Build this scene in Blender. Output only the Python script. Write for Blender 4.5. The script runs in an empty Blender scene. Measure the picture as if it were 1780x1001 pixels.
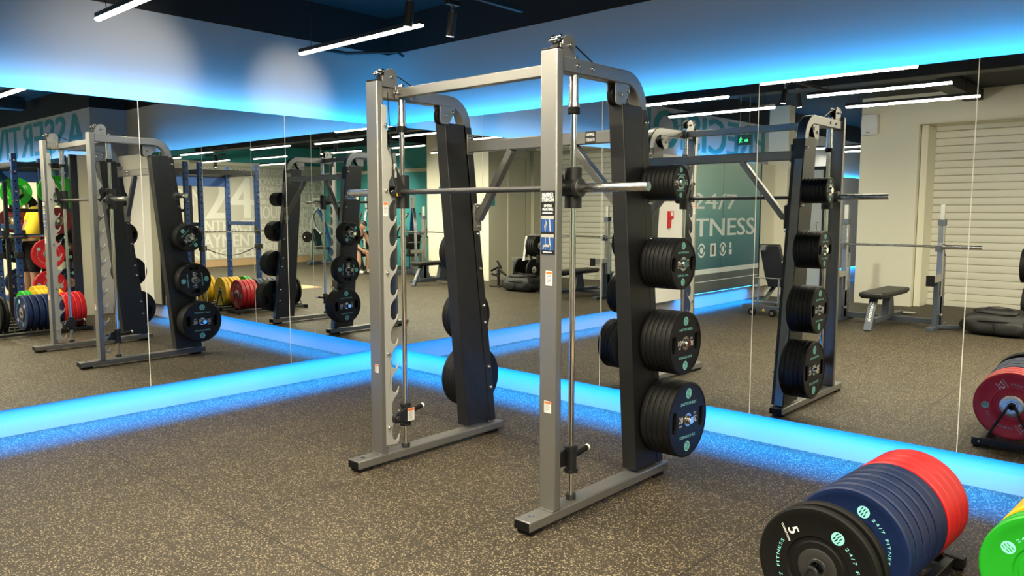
import bpy, bmesh, math, random
from mathutils import Matrix, Vector
from mathutils.geometry import tessellate_polygon
PI = math.pi
rnd = random.Random(7)
sc = bpy.context.scene
COL = sc.collection

# ------------------------------------------------------------------ materials
MATS = {}
def new_mat(name):
    m = bpy.data.materials.new(name); m.use_nodes = True
    nt = m.node_tree
    for n in list(nt.nodes): nt.nodes.remove(n)
    out = nt.nodes.new('ShaderNodeOutputMaterial')
    b = nt.nodes.new('ShaderNodeBsdfPrincipled')
    nt.links.new(b.outputs[0], out.inputs[0])
    MATS[name] = m
    return m, nt, b
def mat(name, col, rough=.5, metal=0., spec=.5, vary=0., scale=60., bump=0., emit=None, estr=0., stretch=None):
    m, nt, b = new_mat(name)
    b.inputs['Base Color'].default_value = (*col, 1)
    b.inputs['Roughness'].default_value = rough
    b.inputs['Metallic'].default_value = metal
    b.inputs['Specular IOR Level'].default_value = spec
    if emit:
        b.inputs['Emission Color'].default_value = (*emit, 1)
        b.inputs['Emission Strength'].default_value = estr
    if vary or bump:
        tc = nt.nodes.new('ShaderNodeTexCoord')
        src = tc.outputs['Object']
        if stretch:
            mp = nt.nodes.new('ShaderNodeMapping'); mp.inputs['Scale'].default_value = stretch
            nt.links.new(src, mp.inputs[0]); src = mp.outputs[0]
        nz = nt.nodes.new('ShaderNodeTexNoise'); nz.inputs['Scale'].default_value = scale
        nz.inputs['Detail'].default_value = 4
        nt.links.new(src, nz.inputs['Vector'])
        if vary:
            mr = nt.nodes.new('ShaderNodeMapRange')
            mr.inputs[3].default_value = max(.02, rough-vary); mr.inputs[4].default_value = min(1, rough+vary)
            nt.links.new(nz.outputs[0], mr.inputs[0]); nt.links.new(mr.outputs[0], b.inputs['Roughness'])
        if bump:
            bp = nt.nodes.new('ShaderNodeBump'); bp.inputs['Strength'].default_value = bump
            bp.inputs['Distance'].default_value = .002
            nt.links.new(nz.outputs[0], bp.inputs['Height']); nt.links.new(bp.outputs[0], b.inputs['Normal'])
    return m

mat('silver paint', (.225, .222, .212), .30, .58, vary=.06, scale=300)
mat('hook plate paint', (.42, .42, .39), .42, .3, vary=.05, scale=200)
mat('chrome', (.78, .77, .75), .1, 1.)
mat('steel', (.55, .55, .54), .25, 1., vary=.08, scale=120)
mat('dark steel', (.09, .09, .092), .38, .8, vary=.08, scale=120)
mat('charcoal powder coat', (.011, .0115, .012), .46, spec=.4, vary=.06, scale=500, bump=.15)
mat('black paint', (.012, .012, .013), .38)
mat('black rubber', (.0045, .0045, .0045), .6, spec=.22, vary=.08, scale=90)
mat('black urethane', (.0055, .0055, .006), .5, spec=.25, vary=.06, scale=60)
mat('grip hole black', (.003, .003, .003), .8, spec=.1)
mat('red rubber', (.62, .012, .018), .42, vary=.05)
mat('blue rubber', (.005, .016, .07), .5, spec=.35, vary=.05)
mat('yellow rubber', (.80, .50, .012), .45, vary=.05)
mat('green rubber', (.012, .38, .015), .45, vary=.05)
mat('maroon rubber', (.16, .012, .018), .5)
mat('white ink', (.80, .80, .78), .6)
mat('teal ink', (.28, .78, .74), .6)
mat('blue paint', (.018, .06, .20), .4, .1, vary=.05)
mat('grey blue paint', (.075, .09, .115), .4, .2, vary=.05)
mat('vinyl', (.014, .014, .014), .42, vary=.06, scale=30, bump=.1)
mat('sticker white', (.78, .78, .76), .45)
mat('sticker orange', (.75, .16, .03), .45)
mat('sticker blue', (.012, .06, .24), .4)
mat('sticker black', (.008, .008, .008), .35)
mat('wall white', (.80, .79, .74), .75, vary=.05, scale=20, bump=.05)
mat('bulkhead shaded white', (.46, .46, .46), .75, vary=.05, scale=20, bump=.05)  # white wall paint darkened; the dim light up here is in the colour
mat('skirting dimmed white', (.33, .33, .34), .6)  # white skirting painted darker to stand in for less room light
mat('wall cream', (.74, .705, .55), .75, vary=.05, scale=20, bump=.05)
mat('shutter grey', (.62, .595, .49), .5, .0)
mat('teal wall paint', (.06, .36, .37), .7)
mat('teal letters', (.035, .24, .24), .6)
mat('mural ground', (.50, .47, .39), .7, vary=.05, scale=9)
mat('mural letters', (.72, .69, .60), .7)
mat('ceiling black', (.004, .004, .0045), .75)
mat('duct black', (.010, .010, .012), .55)
mat('wood', (.50, .33, .17), .5, vary=.1, scale=6, stretch=(1, 14, 14))
mat('led housing', (.5, .5, .5), .5)
mat('lamp diffuser', (.9, .9, .88), .5, emit=(1, .95, .84), estr=9.)
mat('led diffuser', (.2, .6, .9), .5, emit=(.02, .42, 1.), estr=14.)
mat('spot lens', (.9, .9, .9), .2, emit=(1, .94, .8), estr=14.)
mat('exit green', (.02, .5, .12), .4, emit=(.08, 1., .30), estr=1.3)
mat('exit panel', (.03, .06, .04), .4)
mat('red plastic', (.55, .015, .02), .4)
mat('device white', (.78, .78, .76), .4)
mat('bag fabric', (.012, .012, .013), .6, vary=.15, scale=20, bump=.3)
mat('skin', (.52, .30, .20), .5)
mat('hair', (.012, .010, .009), .5)
mat('black cloth', (.012, .012, .014), .85)
mat('yellow cloth', (.70, .52, .02), .85)
mat('shoe white', (.75, .75, .74), .5)
mat('film grey', (.09, .11, .11), .25)
mat('film white', (.62, .68, .66), .3)
mat('banner teal', (.10, .46, .52), .4)
mat('seam dark', (.05, .06, .06), .4)
mat('door grey', (.42, .46, .47), .35)
mat('strap pink', (.45, .28, .27), .8)

def mirror_mat():
    m, nt, b = new_mat('mirror glass')
    b.inputs['Base Color'].default_value = (.86, .89, .88, 1)
    b.inputs['Metallic'].default_value = 1; b.inputs['Roughness'].default_value = 0.0
mirror_mat()

def film_mat():                                    # teal window film: light on its upper part is painted into the ramp
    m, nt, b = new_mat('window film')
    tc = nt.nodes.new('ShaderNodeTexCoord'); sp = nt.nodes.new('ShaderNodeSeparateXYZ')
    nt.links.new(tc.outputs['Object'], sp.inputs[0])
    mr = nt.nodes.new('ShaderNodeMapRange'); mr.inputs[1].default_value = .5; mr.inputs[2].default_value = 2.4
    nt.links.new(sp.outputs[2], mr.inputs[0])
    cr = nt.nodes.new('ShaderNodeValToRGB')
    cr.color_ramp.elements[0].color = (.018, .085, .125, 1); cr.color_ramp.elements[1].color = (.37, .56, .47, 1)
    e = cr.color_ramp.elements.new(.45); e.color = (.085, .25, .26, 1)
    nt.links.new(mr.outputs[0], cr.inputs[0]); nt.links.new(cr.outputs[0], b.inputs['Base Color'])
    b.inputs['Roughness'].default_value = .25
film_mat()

def floor_mat():
    m, nt, b = new_mat('speckled rubber tiles')
    N = nt.nodes.new; L = nt.links.new
    tc = N('ShaderNodeTexCoord'); P = tc.outputs['Object']
    # granules: two sizes of voronoi chips, a fraction of the cells is light
    def chips(scale, thr, frac, seed):
        mp = N('ShaderNodeMapping'); mp.inputs['Location'].default_value = (seed, seed*.7, 0)
        L(P, mp.inputs[0])
        wn = N('ShaderNodeTexNoise'); wn.inputs['Scale'].default_value = scale*.8
        L(mp.outputs[0], wn.inputs['Vector'])
        mx = N('ShaderNodeMix'); mx.data_type = 'VECTOR'; mx.inputs[0].default_value = .012
        L(mp.outputs[0], mx.inputs[4]); L(wn.outputs[1], mx.inputs[5])
        v = N('ShaderNodeTexVoronoi'); v.voronoi_dimensions = '2D'; v.inputs['Scale'].default_value = scale
        L(mx.outputs[1], v.inputs['Vector'])
        lt = N('ShaderNodeMath'); lt.operation = 'LESS_THAN'; lt.inputs[1].default_value = thr
        L(v.outputs['Distance'], lt.inputs[0])
        sep = N('ShaderNodeSeparateColor'); L(v.outputs['Color'], sep.inputs[0])
        l2 = N('ShaderNodeMath'); l2.operation = 'LESS_THAN'; l2.inputs[1].default_value = frac
        L(sep.outputs[0], l2.inputs[0])
        mu = N('ShaderNodeMath'); mu.operation = 'MULTIPLY'; L(lt.outputs[0], mu.inputs[0]); L(l2.outputs[0], mu.inputs[1])
        return mu.outputs[0]
    a = chips(120, .42, .13, 0); c = chips(190, .42, .13, 3.3)
    mxx = N('ShaderNodeMath'); mxx.operation = 'MAXIMUM'; L(a, mxx.inputs[0]); L(c, mxx.inputs[1])
    big = N('ShaderNodeTexNoise'); big.inputs['Scale'].default_value = 1.2; big.inputs['Detail'].default_value = 3
    L(P, big.inputs['Vector'])
    ramp = N('ShaderNodeValToRGB')
    ramp.color_ramp.elements[0].color = (.029, .0225, .0145, 1); ramp.color_ramp.elements[0].position = .3
    ramp.color_ramp.elements[1].color = (.043, .0335, .0215, 1); ramp.color_ramp.elements[1].position = .7
    L(big.outputs[0], ramp.inputs[0])
    mc = N('ShaderNodeMix'); mc.data_type = 'RGBA'
    L(mxx.outputs[0], mc.inputs[0]); L(ramp.outputs[0], mc.inputs[6]); mc.inputs[7].default_value = (.31, .26, .17, 1)
    # tile joints
    sp = N('ShaderNodeSeparateXYZ'); L(P, sp.inputs[0])
    def joint(sock, off, size):
        s = N('ShaderNodeMath'); s.operation = 'SUBTRACT'; L(sock, s.inputs[0]); s.inputs[1].default_value = off
        md = N('ShaderNodeMath'); md.operation = 'PINGPONG'; L(s.outputs[0], md.inputs[0]); md.inputs[1].default_value = size/2
        lt = N('ShaderNodeMath'); lt.operation = 'LESS_THAN'; L(md.outputs[0], lt.inputs[0]); lt.inputs[1].default_value = .0034
        return lt.outputs[0]
    jx = joint(sp.outputs[0], .325, 1.021); jy = joint(sp.outputs[1], -.92, 1.015)
    jm = N('ShaderNodeMath'); jm.operation = 'MAXIMUM'; L(jx, jm.inputs[0]); L(jy, jm.inputs[1])
    fin = N('ShaderNodeMix'); fin.data_type = 'RGBA'
    L(jm.outputs[0], fin.inputs[0]); L(mc.outputs[2], fin.inputs[6]); fin.inputs[7].default_value = (.008, .008, .008, 1)
    L(fin.outputs[2], b.inputs['Base Color'])
    b.inputs['Roughness'].default_value = .62; b.inputs['Specular IOR Level'].default_value = .35
    bp = N('ShaderNodeBump'); bp.inputs['Strength'].default_value = .25; bp.inputs['Distance'].default_value = .001
    L(mxx.outputs[0], bp.inputs['Height']); L(bp.outputs[0], b.inputs['Normal'])
floor_mat()

# ------------------------------------------------------------------ text
_tcache = {}
def glyphs(s, bold=.0):
    bold = 0.; k = (s, bold)
    if k not in _tcache:
        cu = bpy.data.curves.new('t', 'FONT'); cu.body = s; cu.size = 1; cu.fill_mode = 'FRONT'
        cu.resolution_u = 3
        ob = bpy.data.objects.new('t', cu); COL.objects.link(ob)
        dg = bpy.context.evaluated_depsgraph_get()
        me = ob.evaluated_get(dg).to_mesh()
        v = [(p.co.x, p.co.y) for p in me.vertices]; f = [tuple(p.vertices) for p in me.polygons]
        ob.evaluated_get(dg).to_mesh_clear()
        bpy.data.objects.remove(ob); bpy.data.curves.remove(cu)
        _tcache[k] = (v, f)
    return _tcache[k]

def frame(o, x, y):
    x = Vector(x).normalized(); y = Vector(y).normalized(); z = x.cross(y)
    M = Matrix((x, y, z)).transposed().to_4x4(); M.translation = Vector(o); return M

# ------------------------------------------------------------------ mesh builder
class MB:
    def __init__(s): s.v = []; s.f = []
    def add(s, vs, fs, M=None):
        b = len(s.v)
        s.v += [tuple(M @ Vector(p)) for p in vs] if M is not None else [tuple(p) for p in vs]
        s.f += [tuple(b+i for i in f) for f in fs]
        return s
    def box(s, x0, x1, y0, y1, z0, z1, M=None):
        v = [(x, y, z) for z in (z0, z1) for y in (y0, y1) for x in (x0, x1)]
        return s.add(v, [(0,2,3,1),(4,5,7,6),(0,1,5,4),(2,6,7,3),(0,4,6,2),(1,3,7,5)], M)
    def beam(s, p0, p1, w, h, up=(0,0,1)):
        p0 = Vector(p0); p1 = Vector(p1); d = p1-p0; L = d.length; d.normalize()
        u = Vector(up); x = d.cross(u)
        if x.length < 1e-4: u = Vector((0,1,0)); x = d.cross(u)
        x.normalize(); u = x.cross(d)
        M = Matrix((x, d, u)).transposed().to_4x4(); M.translation = p0
        return s.box(-w/2, w/2, 0, L, -h/2, h/2, M)
    def cyl(s, p0, p1, r, seg=20, r2=None, caps=True):
        return s.lathe([(r, 0), (r if r2 is None else r2, (Vector(p1)-Vector(p0)).length)], p0, Vector(p1)-Vector(p0), seg, caps)
    def lathe(s, prof, o, axis, seg=32, caps=True):
        a = Vector(axis).normalized()
        t = Vector((0,0,1)) if abs(a.z) < .9 else Vector((1,0,0))
        x = t.cross(a).normalized(); y = a.cross(x); o = Vector(o)
        vs = []; fs = []; n = len(prof)
        for r, h in prof:
            for k in range(seg):
                c = 2*PI*k/seg; vs.append(o + a*h + (x*math.cos(c)+y*math.sin(c))*r)
        for i in range(n-1):
            for k in range(seg):
                k2 = (k+1) % seg
                fs.append((i*seg+k, i*seg+k2, (i+1)*seg+k2, (i+1)*seg+k))
        if caps:
            if prof[0][0] > 1e-6: fs.append(tuple(reversed(range(seg))))
            if prof[-1][0] > 1e-6: fs.append(tuple((n-1)*seg+k for k in range(seg)))
        return s.add(vs, fs)
    def ring(s, r0, r1, h0, h1, o, axis, seg=32):
        return s.lathe([(r0,h0),(r1,h0),(r1,h1),(r0,h1),(r0,h0)], o, axis, seg, False)
    def tube(s, pts, r, seg=8, closed=False):
        P = [Vector(p) for p in pts]; n = len(P); vs = []; fs = []
        nrm = None
        for i in range(n):
            d = (P[min(i+1,n-1)]-P[max(i-1,0)]).normalized()
            if nrm is None:
                t = Vector((0,0,1)) if abs(d.z) < .9 else Vector((1,0,0)); nrm = d.cross(t).normalized()
            else:
                nrm = (nrm - d*nrm.dot(d)).normalized()
            b = d.cross(nrm)
            for k in range(seg):
                c = 2*PI*k/seg; vs.append(P[i] + (nrm*math.cos(c)+b*math.sin(c))*r)
        for i in range(n-1):
            for k in range(seg):
                k2=(k+1)%seg; fs.append((i*seg+k, i*seg+k2, (i+1)*seg+k2, (i+1)*seg+k))
        fs.append(tuple(reversed(range(seg)))); fs.append(tuple((n-1)*seg+k for k in range(seg)))
        return s.add(vs, fs)
    def sweep(s, pts, w, h, side):                 # rectangular tube along a planar path; side = constant width axis
        P = [Vector(p) for p in pts]; n=len(P); sd = Vector(side).normalized(); vs=[]; fs=[]
        for i in range(n):
            d = (P[min(i+1,n-1)]-P[max(i-1,0)]).normalized(); u = sd.cross(d).normalized()
            for a, b in ((-1,-1),(1,-1),(1,1),(-1,1)): vs.append(P[i]+sd*(a*w/2)+u*(b*h/2))
        for i in range(n-1):
            for k in range(4):
                k2=(k+1)%4; fs.append((i*4+k, i*4+k2, (i+1)*4+k2, (i+1)*4+k))
        fs.append((3,2,1,0)); fs.append(tuple((n-1)*4+k for k in range(4)))
        return s.add(vs, fs)
    def prism(s, poly, M, t):                      # 2-D polygon extruded t along local z of M
        tri = [tuple(q) for q in tessellate_polygon([[Vector((x, y, 0)) for x, y in poly]])]; n = len(poly)
        vs = [(x, y, 0) for x, y in poly] + [(x, y, t) for x, y in poly]
        fs = [tuple(reversed(g)) for g in tri] + [tuple(i+n for i in g) for g in tri]
        fs += [(i, (i+1) % n, n+(i+1) % n, n+i) for i in range(n)]
        return s.add(vs, fs, M)
    def quad(s, M, x0, x1, y0, y1):
        return s.add([(x0,y0,0),(x1,y0,0),(x1,y1,0),(x0,y1,0)], [(0,1,2,3)], M)
    def poly(s, pts, M): return s.add([(x,y,0) for x,y in pts], [tuple(range(len(pts)))], M)
    def disc(s, M, r, seg=28): return s.poly([(r*math.cos(2*PI*k/seg), r*math.sin(2*PI*k/seg)) for k in range(seg)], M)
    def text(s, t, M, w=None, h=None, bold=.0, center=False):
        v, f = glyphs(t, bold)
        if not v: return s
        x0=min(p[0] for p in v); x1=max(p[0] for p in v); y0=min(p[1] for p in v); y1=max(p[1] for p in v)
        sy = h/(y1-y0) if h else None
        sx = w/(x1-x0) if w else sy
        if sy is None: sy = sx
        ox = (x0+x1)/2 if center else x0; oy = (y0+y1)/2 if center else y0
        for q in ((0,) if not bold else (-1, 0, 1)):    # heavier strokes: the letter struck three times side by side
            s.add([((x-ox+q*bold*.9)*sx, (y-oy)*sy, q*1e-5) for x, y in v], f, M)
        return s
    def arc(s, t, M, R, a0, size, stretch=1.5, step=None, cw=True, bold=.02):
        a = a0                                      # letters along a circle, reading clockwise, tops outward
        for ch in t:
            if ch == ' ': a -= size*stretch*.55/R; continue
            v, f = glyphs(ch, bold)
            x0=min(p[0] for p in v); x1=max(p[0] for p in v)
            wd=(x1-x0)*size*stretch
            a -= wd/2/R
            T = M @ Matrix.Translation((R*math.cos(a), R*math.sin(a), 0)) @ Matrix.Rotation(a-PI/2, 4, 'Z')
            s.add([((x-(x0+x1)/2)*size*stretch, y*size, 0) for x, y in v], f, T)
            a -= (wd/2+size*.18*stretch)/R
        return s
    def build(s, name, material, parent=None, bevel=0., smooth=None, seg=2, root=None):
        off = Vector((0,0,0))
        if parent is not None and root is not None: off = Vector(root)
        me = bpy.data.meshes.new(name)
        me.from_pydata([tuple(Vector(p)-off) for p in s.v], [], s.f); me.update()
        me.materials.append(MATS[material])
        bm = bmesh.new(); bm.from_mesh(me); bmesh.ops.recalc_face_normals(bm, faces=bm.faces[:]); bm.to_mesh(me); bm.free()
        ob = bpy.data.objects.new(name, me); COL.objects.link(ob)
        if parent is not None: ob.parent = parent
        if smooth is None: smooth = 0 if any(k in name for k in ('letter','numeral','print','slashes','drawing','figure','pictogram','arrow','eyes')) else 35
        if smooth:
            for p in me.polygons: p.use_smooth = True
            me.set_sharp_from_angle(angle=math.radians(smooth))
        if bevel:
            md = ob.modifiers.new('bevel', 'BEVEL'); md.width = bevel; md.segments = seg; md.limit_method = 'ANGLE'
            md.angle_limit = math.radians(40); md.harden_normals = False
        return ob

def tag(o, label=None, cat=None, group=None, kind=None):
    if label: o['label'] = label
    if cat: o['category'] = cat
    if group: o['group'] = group
    if kind: o['kind'] = kind
    return o
def thing(name, label, cat, loc=(0,0,0), group=None, rot=None):
    o = bpy.data.objects.new(name, None); COL.objects.link(o); o.location = loc; o.empty_display_size = .1
    if rot is not None: o.rotation_euler = rot
    return tag(o, label, cat, group)
def structure(name, mb, material, bevel=0., parent=None):
    o = mb.build(name, material, parent, bevel)
    if parent is None: o['kind'] = 'structure'
    return o
def copy_tree(o, parent=None):
    c = o.copy(); COL.objects.link(c)
    if parent is not None: c.parent = parent
    for ch in list(o.children): copy_tree(ch, c)
    return c
ORD = ['first','second','third','fourth','fifth','sixth','seventh','eighth','ninth','tenth']
def arcpts(c, r, a0, a1, n, plane='yz', x=0):
    out=[]
    for i in range(n+1):
        a=a0+(a1-a0)*i/n
        out.append((x, c[0]+r*math.cos(a), c[1]+r*math.sin(a)))
    return out

# ------------------------------------------------------------------ camera (fitted from the room's straight lines)
CAMP = (6.0457505, -4.8496874, 1.58)
pitch, yaw, roll, FPX = .0996479, 2.3078481, .000534, 1351.18
def cam():
    f = Vector((math.cos(yaw)*math.cos(pitch), math.sin(yaw)*math.cos(pitch), -math.sin(pitch)))
    r = Vector((math.sin(yaw), -math.cos(yaw), 0)); u = r.cross(f)
    r2 = math.cos(roll)*r + math.sin(roll)*u; u2 = -math.sin(roll)*r + math.cos(roll)*u
    M = Matrix((r2, u2, -f)).transposed().to_4x4(); M.translation = CAMP
    cd = bpy.data.cameras.new('camera'); co = bpy.data.objects.new('camera', cd); COL.objects.link(co)
    co.matrix_world = M; cd.sensor_width = 36; cd.sensor_fit = 'HORIZONTAL'; cd.lens = 36*FPX/1780
    cd.clip_start = .05; cd.clip_end = 200
    sc.camera = co
cam()
EXPOSURE = 0.0
# ================================================================== SETTING
ZB, ZT = .224, 2.394          # bottom and top edge of the mirrors
ZC = 3.45; ZW = 3.10          # ceiling, top of the white bulkhead
structure('floor', MB().box(-.35, 15.2, -14.6, .35, -.1, 0), 'speckled rubber tiles')
structure('ceiling', MB().box(-.35, 15.2, -14.6, .35, ZC, ZC+.1), 'ceiling black')
structure('wall_left', MB().box(-.35, -.15, -14.6, .35, 2.3, ZW), 'bulkhead shaded white')
structure('baseboard_left', MB().box(-.35, -.15, -14.6, .35, 0, 2.3), 'skirting dimmed white')
structure('trim_1', MB().box(-.35, -.152, -14.6, .35, ZW, ZC), 'ceiling black')
structure('wall_right', MB().box(-.15, 6.5, .15, .35, 2.3, ZW), 'bulkhead shaded white')
structure('baseboard_right', MB().box(-.15, 6.5, .15, .35, 0, 2.3), 'skirting dimmed white')
structure('trim_2', MB().box(-.152, 6.5, .152, .35, ZW, ZC), 'ceiling black')
structure('wall_right_bulkhead', MB().box(6.5, 14.7, -.37, .35, 0, ZW), 'bulkhead shaded white')
structure('trim_3', MB().box(6.502, 14.7, -.368, .35, ZW, ZC), 'ceiling black')
structure('wall_far', MB().box(14.7, 14.9, -9.5, .35, 0, ZC), 'teal wall paint')
structure('trim_4', MB().box(14.63, 14.7, -9.3, -.37, 2.83, 2.92), 'wall cream', .004)
structure('baseboard_far', MB().box(14.68, 14.7, -9.3, -.37, 0, .2), 'wood', .003)
structure('wall_front_teal', MB().box(8.1, 14.9, -9.5, -9.3, 0, ZC), 'teal wall paint')
structure('trim_5', MB().box(8.1, 14.63, -9.3, -9.24, 2.62, 2.72), 'wall cream', .004)
structure('wall_front_pier', MB().box(6.05, 8.1, -9.6, -7.7, 0, ZC), 'wall cream')
structure('wall_front', MB().box(1.45, 2.35, -9.75, -9.0, 0, ZC), 'wall cream')
structure('wall_front_lintel', MB().box(2.35, 6.05, -9.75, -9.0, 2.96, ZC), 'wall cream')
structure('wall_front_back', MB().box(1.2, 6.6, -9.95, -9.75, 0, ZC), 'wall cream')
mb = MB(); mb.box(2.36, 2.46, -9.74, -9.12, 0, 2.955); mb.box(5.94, 6.04, -9.74, -9.12, 0, 2.955)
structure('trim_6', mb, 'wall cream', .004)
mb = MB()                                           # pleats of the cupboard-like panelled return beside the shutter
for k in range(2): mb.box(6.03, 6.05, -9.55+.62*k+.01, -9.55+.62*(k+1)-.01, .05, 2.75)
structure('trim_7', mb, 'wall cream', .003)
# roller shutter
mb = MB(); z=.09
while z < 2.9:
    mb.prism([(0,0),(.018,.008),(.026,.06),(.018,.112),(0,.12)], frame((2.46,-9.6,z),(0,1,0),(0,0,1)), 3.48); z += .1215
mb2 = MB().box(2.46, 5.94, -9.62, -9.53, 0, .09)
d = structure('door_1', mb, 'shutter grey'); structure('bottom_bar', mb2, 'shutter grey', .004, d)
# corridor beyond the front left corner
structure('wall_corridor_end', MB().box(-.35, 1.6, -14.6, -14.4, 0, ZC), 'wall white')
structure('wall_corridor_right', MB().box(1.45, 1.6, -14.5, -9.75, 0, ZC), 'wall white')
structure('wall_corridor_pier', MB().box(-.15, .22, -9.2, -8.95, 0, ZC), 'wall cream')
d2 = structure('door_2', MB().box(.28, .78, -9.24, -9.19, .02, 2.3), 'door grey', .004)
mb = MB(); mb.box(.22,.28,-9.26,-9.17,0,2.36); mb.box(.28,.80,-9.26,-9.17,2.3,2.36); mb.box(.78,.82,-9.26,-9.17,0,2.36)
structure('door_frame', mb, 'black paint', .002, d2)
structure('door_handle', MB().tube([(.7,-9.19,.9),(.7,-9.13,.92),(.7,-9.13,1.35),(.7,-9.19,1.37)], .012), 'steel', 0, d2)
# wall panels flush with the mirrors
structure('trim_8', MB().box(-.1, 0, -5.72, -4.83, ZB, ZT), 'wall white', .002)
structure('trim_9', MB().box(5.42, 6.5, 0, .1, ZB, ZT), 'wall white', .002)
structure('trim_10', MB().box(-.1, 0, -8.93, -8.36, ZB, ZT), 'wall cream', .002)
structure('wall_right_return', MB().box(6.5, 6.56, -.58, -.36, 0, ZT), 'wall cream', .003)
structure('trim_14', MB().box(6.495, 6.565, -.68, -.58, 0, ZT), 'black paint', .003)
# mirror carcasses on the walls
structure('trim_11', MB().box(-.10, -.013, -4.83, -.0, ZB+.045, ZT-.045), 'duct black')
structure('trim_12', MB().box(.0, 5.42, .013, .10, ZB+.045, ZT-.045), 'duct black')
structure('trim_22', MB().box(6.56, 14.6, -.482, -.375, 0, 2.078), 'wall cream', .002)
structure('trim_13', MB().box(6.56, 14.6, -.47, -.37, 2.085, ZT-.045), 'duct black')

# ------------------------------------------------------------------ mirrors (each sheet its own thing)
g=.0025
edg = [-.014, -1.117, -2.35, -3.585, -4.82]
for k in range(4):
    o = MB().box(-.012, 0, edg[k+1]+g, edg[k]-g, ZB, ZT).build('mirror_panel', 'mirror glass')
    tag(o, f'{ORD[k]} tall mirror sheet from the room corner on the left wall', 'mirror', 'mirrors on the left wall')
edg = [0, 1.30, 2.56, 3.793, 5.032, 5.42]
for k in range(5):
    o = MB().box(edg[k]+g, edg[k+1]-g, 0, .012, ZB, ZT).build('mirror_panel', 'mirror glass')
    tag(o, f'{ORD[k]} tall mirror sheet from the room corner on the right wall', 'mirror', 'mirrors on the right wall')
for k in range(6):
    a = 6.6+k*1.33
    o = MB().box(a+g, a+1.33-g, -.482, -.47, 2.08, ZT).build('mirror_panel', 'mirror glass')
    tag(o, f'{ORD[k]} high mirror strip behind the blue racks, counted from the white return', 'mirror', 'mirrors behind the racks')

k = 15  # pale strips put in for the lit glass edges at the joints
for y in (-1.117, -2.35, -3.585):
    structure(f'trim_{k}', MB().box(-.012, .0006, y-g, y+g, ZB, ZT), 'device white'); k += 1
for x in (1.30, 2.56, 3.793, 5.032):
    structure(f'trim_{k}', MB().box(x-g, x+g, -.0006, .012, ZB, ZT), 'device white'); k += 1
# ------------------------------------------------------------------ LED strips
BLUE = (.0, .28, 1.)
def area(name, parent, loc, direction, sx, sy, col, power, xaxis, spread=180):
    ld = bpy.data.lights.new(name, 'AREA'); ld.shape = 'RECTANGLE'; ld.size = sx; ld.size_y = sy
    ld.color = col; ld.energy = power; ld.spread = math.radians(spread)
    lo = bpy.data.objects.new(name, ld); COL.objects.link(lo)
    z = -Vector(direction).normalized(); x = Vector(xaxis).normalized(); y = z.cross(x)
    M = Matrix((x, y, z)).transposed().to_4x4(); M.translation = Vector(loc)
    lo.matrix_world = M; lo.parent = parent
    return lo
LEDTOP, LEDBOT = 6.6, 18.       # watts per metre
def led(label, p0, p1, up, power, off):
    p0=Vector(p0); p1=Vector(p1); d=(p1-p0); L=d.length; mid=(p0+p1)/2; dz = 1 if up else -1
    t = MB().beam(p0, p1, .022, .012).build('led_strip', 'led housing')
    tag(t, label, 'light strip')
    MB().beam(p0+Vector((0,0,dz*.008)), p1+Vector((0,0,dz*.008)), .014, .004).build('diffuser', 'led diffuser', t)
    area('lamp', t, mid+Vector((0,0,dz*.012)), (off[0]*.55, off[1]*.55, dz), L, .014, BLUE if not up else (0, .38, 1.), power*L, d, 180 if up else 130)
zt_, zb_ = ZT-.034, ZB+.036
led('blue LED strip along the top of the left wall mirrors', (-.065,-4.8,zt_), (-.065,.06,zt_), True, LEDTOP, (-1,0))
led('blue LED strip along the top of the right wall mirrors', (-.06,.065,zt_), (5.42,.065,zt_), True, LEDTOP, (0,1))
led('blue LED strip under the left wall mirrors', (-.055,-4.8,zb_), (-.055,.06,zb_), False, LEDBOT, (.1,0))
led('blue LED strip under the right wall mirrors', (-.06,.055,zb_), (5.42,.055,zb_), False, LEDBOT, (0,-.1))
led('blue LED strip above the glazed teal graphic', (-.065,-8.9,zt_), (-.065,-4.84,zt_), True, LEDTOP, (-1,0))
led('blue LED strip under the glazed teal graphic', (-.055,-8.2,zb_), (-.055,-4.84,zb_), False, LEDBOT*1.2, (.1,0))
led('blue LED strip above the white wall panel beside the racks', (5.44,.065,zt_), (6.46,.065,zt_), True, LEDTOP, (0,1))
led('blue LED strip above the mirrors behind the racks', (6.6,-.43,zt_), (14.5,-.43,zt_), True, LEDTOP*.8, (0,1))
led('blue LED strip high on the corridor wall', (-.139,-14.2,2.3), (-.139,-9.3,2.3), True, LEDTOP, (-1,0))
led('blue LED strip low on the corridor wall', (-.139,-14.2,.3), (-.139,-9.3,.3), False, LEDBOT, (-1,0))

# ------------------------------------------------------------------ ceiling lamps
WARM = (1., .89, .66)
LINP = 24.
def linear(x0, x1, y, label, z=2.77, power=LINP):
    L = x1-x0
    t = thing('linear_light', label, 'ceiling light', ((x0+x1)/2, y, z), 'linear ceiling lights')
    MB().box(-L/2, L/2, -.020, .020, .012, .042).build('housing', 'black paint', t, .003)
    mb = MB(); pr=[(-.02,.0125)]+[(.02*math.cos(a), .006+.012*math.sin(a)) for a in [PI+PI*i/8 for i in range(9)]]+[(.02,.0125)]
    mb.prism(pr, frame((-L/2,0,0),(0,1,0),(0,0,1)), L); mb.build('diffuser', 'lamp diffuser', t)
    for s in (-.4, .4): MB().cyl((s*L,0,.042),(s*L,0,ZC-z),.0025,6).build('suspension_wire', 'black paint', t)
    bpy.context.view_layer.update()
    area('lamp', t, (0,0,-.009), (0,0,-1), L, .036, WARM, power*L, (1,0,0), 175)
W3 = ['nearest','second','third','fourth','fifth','sixth','seventh','eighth']
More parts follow.
